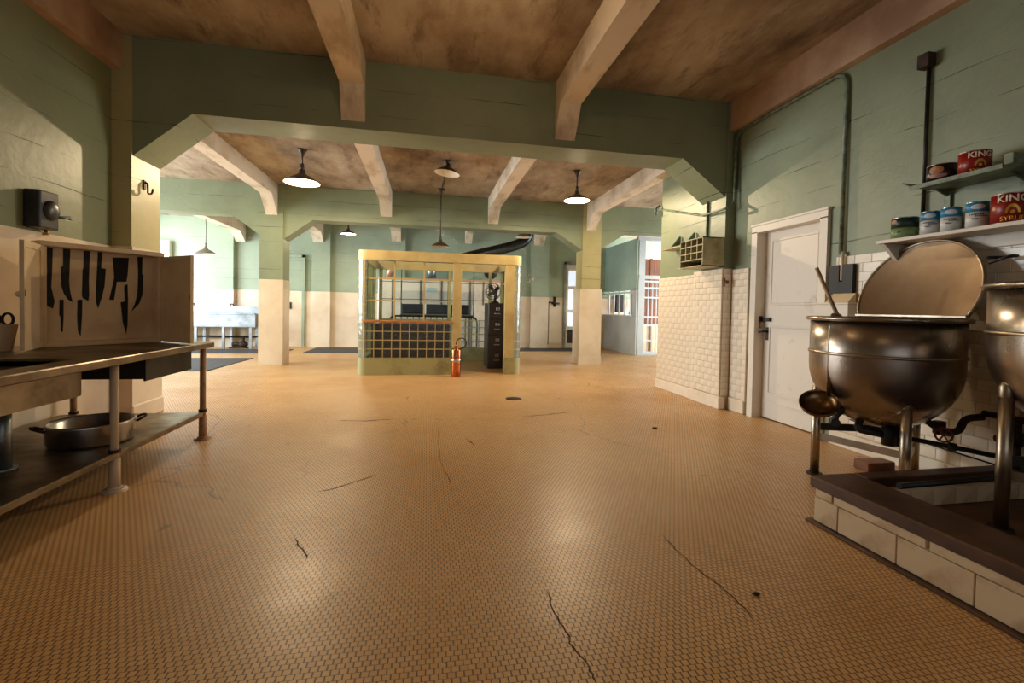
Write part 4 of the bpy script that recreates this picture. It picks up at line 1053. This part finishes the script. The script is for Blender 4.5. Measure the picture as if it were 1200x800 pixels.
glazing('y', bx0 + .06, BY + .2, BR - .2, .30, ZF0, (8.4, 8.88, 9.3), (.9, 1.3, 1.65), BOOTH_B, .014)
glazing('y', bx1 - .06, BY + .2, BR - .2, .30, ZF0, (8.4, 8.88, 9.3), (.9, 1.3, 1.65), BOOTH_B, .014)
# rear lower blocks seen through the doorway
rw = .1515
xs = .50; 
for i in range(6):
    for j in range(4): put_block(BMESH, xs + rw * (i + .5), BR - .06, zb + ph * (j + .5))
mb = MB()
for i in range(7): mb.box((xs + rw * i - .006, BR - .11, zb), (xs + rw * i + .006, BR - .012, .89))
for j in range(5): mb.box((xs, BR - .109, zb + ph * j - .006), (xs + rw * 6, BR - .013, zb + ph * j + .006))
mb.build('mortar_joint', BOOTH_B, bo)
MB().box((bx0 + .16, BR - .10, zb), (xs, BR - .03, .89)).build('rear_panel', BOOTH_B, bo)

# writing desk against the front panel inside the booth (its dark back shows through the glass blocks)
dk = thing('guard_desk', 'dark wooden desk standing inside the booth behind the glass blocks', 'desk', (-.28, 8.3, 0))
MB().box((bx0 + .2, 8.06, .80), (PX - .03, 8.62, .835), .004).build('desk_top', DARK_WOOD_SHADE, dk)
MB().box((bx0 + .21, 8.065, .02), (PX - .04, 8.085, .80)).build('modesty_panel', DARK_WOOD_SHADE, dk)
for x_ in (bx0 + .22, PX - .07): MB().box((x_, 8.09, 0), (x_ + .025, 8.60, .80)).build('side_panel', DARK_WOOD_SHADE, dk)

# file cabinet, fan and extinguisher
fx, fy = 1.145, 8.60
fc = thing('file_cabinet', 'brown four drawer steel file cabinet inside the booth doorway', 'cabinet', (fx + .2, fy + .3, 0))
MB().box((fx, fy + .012, 0), (fx + .34, fy + .6, 1.245), .006).build('case', CABINET, fc)
for k in range(4):
    z0 = .06 + k * .295
    dwr = MB().box((fx + .012, fy, z0), (fx + .328, fy + .02, z0 + .282), .004).build('drawer', CABINET, fc)
    MB().box((fx + .145, fy - .004, z0 + .165), (fx + .215, fy, z0 + .215), .002).build('card_holder', ALU, dwr)
    MB().box((fx + .152, fy - .0055, z0 + .170), (fx + .208, fy - .004, z0 + .205)).build('card', plain('card_%d' % k, (150, 120, 90), .6), dwr)
    MB().box((fx + .115, fy - .015, z0 + .095), (fx + .225, fy - .001, z0 + .110), .003).build('handle', ALU, dwr)
fn_ = thing('desk_fan', 'black desk fan on top of the brown file cabinet', 'fan', (fx + .15, fy + .2, 1.246))
MB().lathe([(0, 0), (.085, 0), (.08, .02), (.03, .05), (.02, .10), (0, .10)], (0, 0, 0), 24).build('fan_base', BLACK, fn_, world=False)
MB().cyl((0, 0, .08), (0, .02, .20), .018).build('fan_neck', BLACK, fn_, world=False)
MB().sphere((0, .05, .21), .06, scale=(1, 1.4, 1)).build('fan_motor', BLACK, fn_, world=False)
fcx = Vector((-.04, -.06, .22)); fd = Vector((-.5, -.85, 0)).normalized(); fs_ = Vector((-fd.y, fd.x, 0))
mb = MB()
for r_, o_ in ((.155, 0), (.155, .05), (.11, .07), (.06, .08)):
    mb.tube([fcx + fd * o_ + fs_ * (r_ * math.cos(t)) + Vector((0, 0, r_ * math.sin(t))) for t in [2 * PI * k / 24 for k in range(24)]], .005, 6, closed=True)
for k in range(12):
    t = 2 * PI * k / 12; e = fs_ * math.cos(t) + Vector((0, 0, math.sin(t)))
    mb.tube([fcx + fd * .08 + e * .03, fcx + fd * .06 + e * .12, fcx + fd * .02 + e * .155, fcx - fd * .03 + e * .12], .003, 5)
mb.build('fan_cage', BLACK, fn_, world=False)
for k in range(4):
    t = 2 * PI * k / 4 + .5; e = fs_ * math.cos(t) + Vector((0, 0, math.sin(t))); g = fs_ * -math.sin(t) + Vector((0, 0, math.cos(t)))
    P = [fcx + e * .02, fcx + e * .07 + g * .05 + fd * .015, fcx + e * .135 + g * .045 + fd * .015, fcx + e * .14 - g * .02 - fd * .01, fcx + e * .06 - g * .03 - fd * .01]
    MB().hull(P + [p - fd * .003 for p in P], [(0, 1, 2, 3, 4), (9, 8, 7, 6, 5)] + [(i, (i + 1) % 5, 5 + (i + 1) % 5, 5 + i) for i in range(5)]).build('fan_blade', BLACK, fn_, world=False)

ex = thing('fire_extinguisher', 'copper fire extinguisher with black hose in front of the booth', 'extinguisher', (.49, 7.655, 0))
MB().lathe([(0, .0), (.075, .0), (.078, .006), (.078, .44), (.07, .46), (.03, .475), (.028, .50), (0, .50)], (0, 0, 0), 28).build('cylinder', COPPER, ex, world=False)
MB().lathe([(.0785, .245), (.081, .247), (.081, .295), (.0785, .297)], (0, 0, 0), 28).build('band', ALU, ex, world=False)
mb = MB(); mb.cyl((0, 0, .49), (0, 0, .53), .02); mb.cyl((-.05, 0, .515), (.05, 0, .515), .011); mb.build('valve', BRASS, ex, world=False)
hp = [(.0, -.01, .525)] + [(.085 + .085 * math.cos(t), -.012, .555 + .085 * math.sin(t)) for t in [PI + .1 - k * (1.5 * PI) / 14 for k in range(15)]] + [(.06, -.03, .47)]
MB().tube(hp, .009, 8).build('hose', BLACK, ex, world=False)

# ================================================================== behind the booth
OY0 = 11.6
ov = thing('bake_oven', 'white enamel bake oven with wide black mouth behind the booth', 'oven', (.55, 12.3, 0))
a = ony(443, 326, OY0); b_ = ony(606, 331, OY0); ox0, ox1, oz = a.x, b_.x, 1.82
m0, m1 = ony(470, 356, OY0), ony(553, 368.5, OY0); mz0, mz1 = .96, 1.215
mb = MB(); mb.box((ox0, OY0, 0), (m0.x, 12.9, oz), .02); mb.box((m1.x, OY0, 0), (ox1, 12.9, oz), .02); mb.box((m0.x, OY0 + .01, mz1), (m1.x, 12.9, oz - .01)); mb.box((m0.x, OY0 + .01, 0), (m1.x, 12.9, mz0)); mb.build('body', OVEN, ov)
MB().box((m0.x, OY0 + .5, mz0), (m1.x, OY0 + .52, mz1)).build('oven_mouth', DARK_IN, ov)
MB().box((m0.x - .02, OY0 - .03, mz0 - .05), (m1.x + .02, OY0 + .03, mz0), .004).build('mouth_sill', OVEN_EDGE, ov)
MB().box((ony(498, 356, OY0).x - .03, OY0, mz0), (ony(498, 356, OY0).x + .03, OY0 + .03, mz1)).build('mouth_divider', BARS, ov)
for px in (460, 493, 517.5, 551, 566.5):
    x_ = ony(px, 340, OY0).x; MB().box((x_ - .022, OY0 - .008, .0 if px in (460, 551) else mz1), (x_ + .022, OY0 + .004, oz - .02)).build('seam_strip', OVEN_EDGE, ov)
MB().box((ox0, OY0 - .012, oz - .02), (ox1, 12.92, oz + .03), .008).build('top_edge', plain('copper_tone_edge', (198, 156, 124), .4), ov)
pa, pb = ony(500, 337, OY0), ony(511, 342, OY0); MB().box((pa.x, OY0 - .006, pb.z), (pb.x, OY0 - .002, pa.z)).build('maker_plate', plain('pale_blue_plate', (156, 186, 200), .4), ov)
a = ony(455, 325, 12.2); MB().cyl((a.x, 12.2, oz), (a.x + .12, 12.2, 2.3), .10).build('flue', plain('copper_flue', (190, 150, 130), .35, .6), ov)
a = ony(505.5, 325, 12.2); MB().cyl((a.x, 12.2, oz), (a.x, 12.2, 2.35), .125).build('flue', GALV, ov)
# bent exhaust duct
p1, p2, p3 = ony(610, 285, 11.0), ony(600, 289, 10.95), ony(545, 302, 10.75)
mb = MB(); mb.tube(fillet([Vector((p1.x + .21, 11.0, 3.345)), Vector((p1.x + .2, 11.0, 2.82)), p2, p3, ony(520, 310, 10.7)], .22, 7), .125, 18); solo('exhaust_duct', mb, DUCT, 'dark bent round exhaust duct running above the booth', 'duct', (p2.x, 10.95, 2.7))
# round horn on the oven top right
hn = ony(576.5, 320, 11.5); hs_ = thing('extractor_fan', 'round black fan above the oven seen through the booth doorway', 'fan', (hn.x, 11.8, oz + .03))
mb = MB(); mb.lathe([(.16, -.05), (.175, -.02), (.175, .02), (.15, .05), (.05, .06), (0, .06)], (hn.x, 11.72, oz + .24), 28, mat3=Matrix.Rotation(PI / 2, 3, 'X')); mb.build('housing', BLACK, hs_)
MB().lathe([(0, .0), (.05, .0), (.07, -.03)], (hn.x, 11.70, oz + .24), 20, mat3=Matrix.Rotation(PI / 2, 3, 'X')).build('hub', DARK_BOX, hs_)
MB().cyl((hn.x, 11.8, oz + .031), (hn.x, 11.76, oz + .16), .03).build('stand', BLACK, hs_)
# guard rail in front of the oven
gr = thing('guard_rail', 'curved grey pipe rail with spindles in front of the oven', 'rail', (.2, 11.0, 0))
a, b_ = ony(456, 380, 11.0), ony(559, 380, 11.0); zt = ony(500, 370.5, 11.0).z
MB().tube(fillet([(a.x, 11, 0), (a.x, 11, zt), (b_.x, 11, zt), (b_.x, 11, 0)], .16, 7), .022, 10).build('top_rail', DUCT, gr)
MB().cyl((a.x, 11, .2), (b_.x, 11, .2), .016).build('bottom_rail', DUCT, gr)
for k in range(1, 15):
    x_ = a.x + (b_.x - a.x) * k / 15; MB().cyl((x_, 11, .2), (x_, 11, zt), .011, n=8).build('spindle', DUCT, gr)

# far wall doors
def far_door(n, px0, px1, pyt, mat, frame, label, glassy=False):
    a, b_ = ony(px0, pyt, YF - .02), ony(px1, pyt, YF - .02); z = a.z
    d = struct('door_%d' % n, MB().box((a.x + .06, YF - .05, .01), (b_.x - .06, YF - .022, z - .06)), mat, label, 'door')
    m = MB(); m.box((a.x, YF - .09, 0), (a.x + .07, YF - .02, z)); m.box((b_.x - .07, YF - .09, 0), (b_.x, YF - .02, z)); m.box((a.x, YF - .09, z - .07), (b_.x, YF - .02, z)); m.build('door_frame', frame, d)
    return d, a, b_, z
d2, a, b_, z = far_door(2, 333, 358, 298, GREEN_F, GREEN_F, 'green and white door in the far wall left of the booth')
MB().box((a.x + .06, YF - .055, .01), (b_.x - .06, YF - .048, 1.5)).build('lower_panel', WHITE_WALL, d2)
MB().box((ony(341, 352, YF).x - .03, YF - .075, 1.02), (ony(341, 352, YF).x + .03, YF - .05, 1.2)).build('lock_plate', BLACK, d2)
d3, a, b_, z = far_door(3, 661, 690, 307, WHITE_P, plain('grey_frame_paint', (150, 148, 136), .5, c2=(110, 106, 92), scale=4), 'door with bright glazing in the far wall right of the booth')
for z0, z1 in ((.15, .55), (.65, 1.05), (1.15, 1.75), (1.85, 2.3)): MB().box((a.x + .14, YF - .062, z0), (b_.x - .14, YF - .05, z1)).build('pane', SKYPANE if z1 > .6 else DARK_BOX, d3)
# white service hatch with valve
a, b_ = ony(641, 352, YF - .02), ony(661, 352, YF - .02)
sv = thing('service_hatch', 'white service panel with a dark valve on the far wall', 'panel', ((a.x + b_.x) / 2, YF - .05, .12))
MB().box((a.x + .06, YF - .05, .14), (b_.x - .05, YF - .022, 1.42), .006).build('hatch_panel', WHITE_WALL, sv)
MB().tube(fillet([(a.x + .03, YF - .06, .1), (a.x + .03, YF - .06, 1.35), (a.x + .28, YF - .06, 1.35)], .05), .02, 8).build('feed_pipe', RUST, sv)
mb = MB(); mb.cyl((a.x + .22, YF - .06, 1.22), (a.x + .22, YF - .06, 1.52), .04); mb.cyl((a.x + .12, YF - .1, 1.32), (a.x + .36, YF - .1, 1.32), .03); mb.build('valve', BLACK, sv)

# rubber mats
def mat_(pts, label):
    m = MB(); m.prism([(p.x, p.y) for p in pts], 'z', .001, .012)
    c = sum((Vector((p.x, p.y, 0)) for p in pts), Vector()) / len(pts)
    solo('floor_mat', m, MAT_RUB, label, 'mat', (c.x, c.y, .001), 'rubber floor mats')
mat_([Vector((-3.6, 8.45, 0)), Vector((-3.55, 10.4, 0)), Vector((-5.6, 10.4, 0)), Vector((-5.6, 8.45, 0))], 'large black rubber mat in the sunlit left room')
mat_([Vector((-3.3, 11.4, 0)), Vector((-3.3, 12.4, 0)), Vector((-6.6, 12.4, 0)), Vector((-6.6, 11.4, 0))], 'black rubber mat in front of the far sinks')
mat_([Vector((-2.86, 11.5, 0)), Vector((-2.86, 12.95, 0)), Vector((-1.2, 12.95, 0)), Vector((-1.2, 11.5, 0))], 'black rubber mat at the foot of the cream far wall')
mat_([Vector((2.35, 12.1, 0)), Vector((2.35, 12.98, 0)), Vector((4.3, 12.98, 0)), Vector((4.3, 12.1, 0))], 'dark rubber mat right of the booth by the far wall')
# drain cover and litter
dc = onz(602, 467); mb = MB(); mb.lathe([(0, .006), (.075, .006), (.10, .004), (.105, .0)], (dc.x, dc.y, .0), 28); solo('floor_drain', mb, BLACK, 'round dark drain cover in the middle of the floor', 'drain', (dc.x, dc.y, 0))
for px, py, lb in ((767, 502, 'small brown scrap on the floor near the tiled pier'), (886, 697, 'small dark pebble on the floor near the curb')):
    q = onz(px, py); mb = MB(); mb.sphere((q.x, q.y, .006), .014 if py > 600 else .022, 8, 6, (1.3, .8, .4)); solo('debris', mb, RUST, lb, 'debris', (q.x, q.y, 0))

# far sinks in the bright left room
sn = thing('sink_unit', 'long galvanised double sink on legs against the far left wall', 'sink', (-5.3, 12.75, 0))
x0, x1 = ony(186, 380, 12.45).x - .5, ony(299, 380, 12.45).x; zt0, zb0 = .88, .55
mb = MB()
mb.box((x0, 12.45, zb0), (x1, 12.47, zt0)); mb.box((x0, 12.98, zb0), (x1, 13.0, zt0 + .18)); mb.box((x0, 12.45, zb0), (x1, 13.0, zb0 + .02)); mb.box((x0, 12.43, zt0 - .02), (x1, 12.5, zt0 + .02), .006); mb.box((x0, 12.47, zb0), (x0 + .02, 13.0, zt0)); mb.box((x1 - .02, 12.47, zb0), (x1, 13.0, zt0))
mb.box(((x0 + x1) / 2 - .03, 12.46, zb0), ((x0 + x1) / 2 + .03, 12.98, zt0)); mb.build('basin', GALV, sn)
for k in range(4):
    x_ = x1 - .12 - k * .62
    for y_ in (12.5, 12.95): MB().box((x_ - .03, y_ - .02, 0), (x_ + .03, y_ + .02, zb0)).build('leg', GALV, sn)
MB().cyl((x0, 12.95, .28), (x1, 12.95, .28), .03).build('shelf_pipe', DUCT, sn)
for k in range(2):
    x_ = x1 - .7 - k * .9; MB().tube(fillet([(x_, 12.97, 1.06), (x_, 12.97, 1.12), (x_, 12.8, 1.12), (x_, 12.8, 1.05)], .05), .014, 8).build('faucet', BLACK, sn)
bxs = ony(285, 400, 12.7); mb = MB(); mb.sphere((bxs.x, 12.7, .10), .10, 12, 8, (1.2, 1, 1)); mb.cyl((bxs.x - .25, 12.7, .11), (bxs.x, 12.7, .11), .06); mb.cyl((bxs.x, 12.7, .1), (bxs.x, 12.7, .3), .035); mb.box((bxs.x - .3, 12.62, 0), (bxs.x + .1, 12.78, .03)); solo('floor_pump', mb, RUST, 'rusty pump on the floor under the far sinks', 'pump', (bxs.x, 12.7, 0))
# small bright window in the left room; its pane emits in place of daylight
q = ony(190, 293, YF - .1); wc_ = thing('far_left_window', 'pale framed window with glowing pane far left above the cabinet', 'cupboard', (q.x, YF - .1, q.z - .3))
MB().box((q.x - .5, YF - .15, q.z - .32), (q.x + .18, YF - .001, q.z + .25)).build('case', WHITE_P, wc_); MB().box((q.x - .42, YF - .16, q.z - .25), (q.x + .08, YF - .15, q.z + .05)).build('pane', SKYPANE, wc_)

# ================================================================== barred partition (right)
PXX = 5.3; py0, py1 = 11.05, YF - .02; pzt = 3.02
wp = MB(); wp.box((PXX, py0, 1.70), (PXX + .1, py1, pzt)); pw_ = struct('wall_partition', wp, TEAL, 'teal and white partition with a barred opening on the right', 'wall')
mb = MB(); mb.box((PXX, py0, 0), (PXX + .1, py1, 1.0)); mb.box((PXX, py0, 1.0), (PXX + .1, py0 + .22, 1.72)); mb.build('lower_wall', BARS_WALL, pw_)
MB().box((PXX - .03, py0 + .2, 1.0), (PXX + .13, py1, 1.03)).build('sill', BARS, pw_)
for k in range(5):
    y_ = py0 + .45 + k * .36; MB().cyl((PXX + .05, y_, 1.02), (PXX + .05, y_, 1.70), .02, n=10).build('bar', BARS, pw_)
MB().box((PXX + .02, py0 + .22, 1.62), (PXX + .08, py1, 1.66)).build('cross_bar', BARS, pw_)
# frame around the gate and the transom window
mb = MB(); gx0, gx1 = PXX + .1, 6.15
mb.box((PXX + .05, py0 - .02, 0), (PXX + .22, py0 + .1, pzt)); mb.box((gx1, py0 - .02, 0), (gx1 + .15, py0 + .1, pzt)); mb.box((PXX + .06, py0 - .03, 1.98), (gx1 + .1, py0 + .09, 2.07)); mb.box((PXX + .01, py0 - .035, pzt - .06), (gx1 + .14, py0 + .085, pzt + .04)); mb.box((gx1 + .15, py0, 0), (8.4, py0 + .1, pzt)); mb.box((PXX + .05, py0, 0), (gx1, py0 + .1, .04))
struct('door_4', mb, BARS_WALL, 'white frame with transom around the barred gate', 'door')
gt = thing('barred_gate', 'white steel barred gate in the right partition doorway', 'gate', (5.8, py0 + .04, .04))
ga, gb = PXX + .24, gx1 - .03
for k in range(6): MB().cyl((ga + (gb - ga) * k / 5, py0 + .05, .06), (ga + (gb - ga) * k / 5, py0 + .05, 1.92), .016, n=8).build('bar', BARS, gt)
for z_ in (.08, .38, .78, 1.0, 1.5, 1.75, 1.92): MB().box((ga, py0 + .035, z_ - .02), (gb, py0 + .065, z_ + .02)).build('cross_rail', BARS, gt)
MB().box((gb - .08, py0 + .0, .9), (gb, py0 + .1, 1.1), .01).build('lock_box', BLACK, gt)
wd_ = thing('wooden_panel', 'red brown wooden door standing behind the barred gate', 'door', (6.1, 12.1, 0))
MB().box((5.65, 12.1, .78), (6.9, 12.14, 2.62)).build('upper_board', WOOD_RED, wd_); MB().box((5.65, 12.095, 0), (6.9, 12.145, .78)).build('lower_board', WHITE_WALL, wd_)
for x_ in (5.64, 6.2, 6.84): MB().box((x_, 12.08, 0), (x_ + .07, 12.1, 2.64)).build('stile', WOOD_RED, wd_)
ph_ = thing('telephone', 'dark wall telephone seen through the barred opening', 'telephone', (5.9, 13.0, 1.05))
MB().box((5.62, YF - .15, 1.10), (5.86, YF - .02, 1.62), .01).build('body', DARK_WOOD_SHADE, ph_); MB().box((5.56, YF - .12, 1.05), (6.0, YF - .03, 1.10)).build('ledge', WHITE_P, ph_)
MB().tube(fillet([(6.1, YF - .1, 1.6), (6.15, YF - .1, 1.3), (6.05, YF - .1, 1.05)], .1), .02, 8).build('cord', BLACK, ph_)
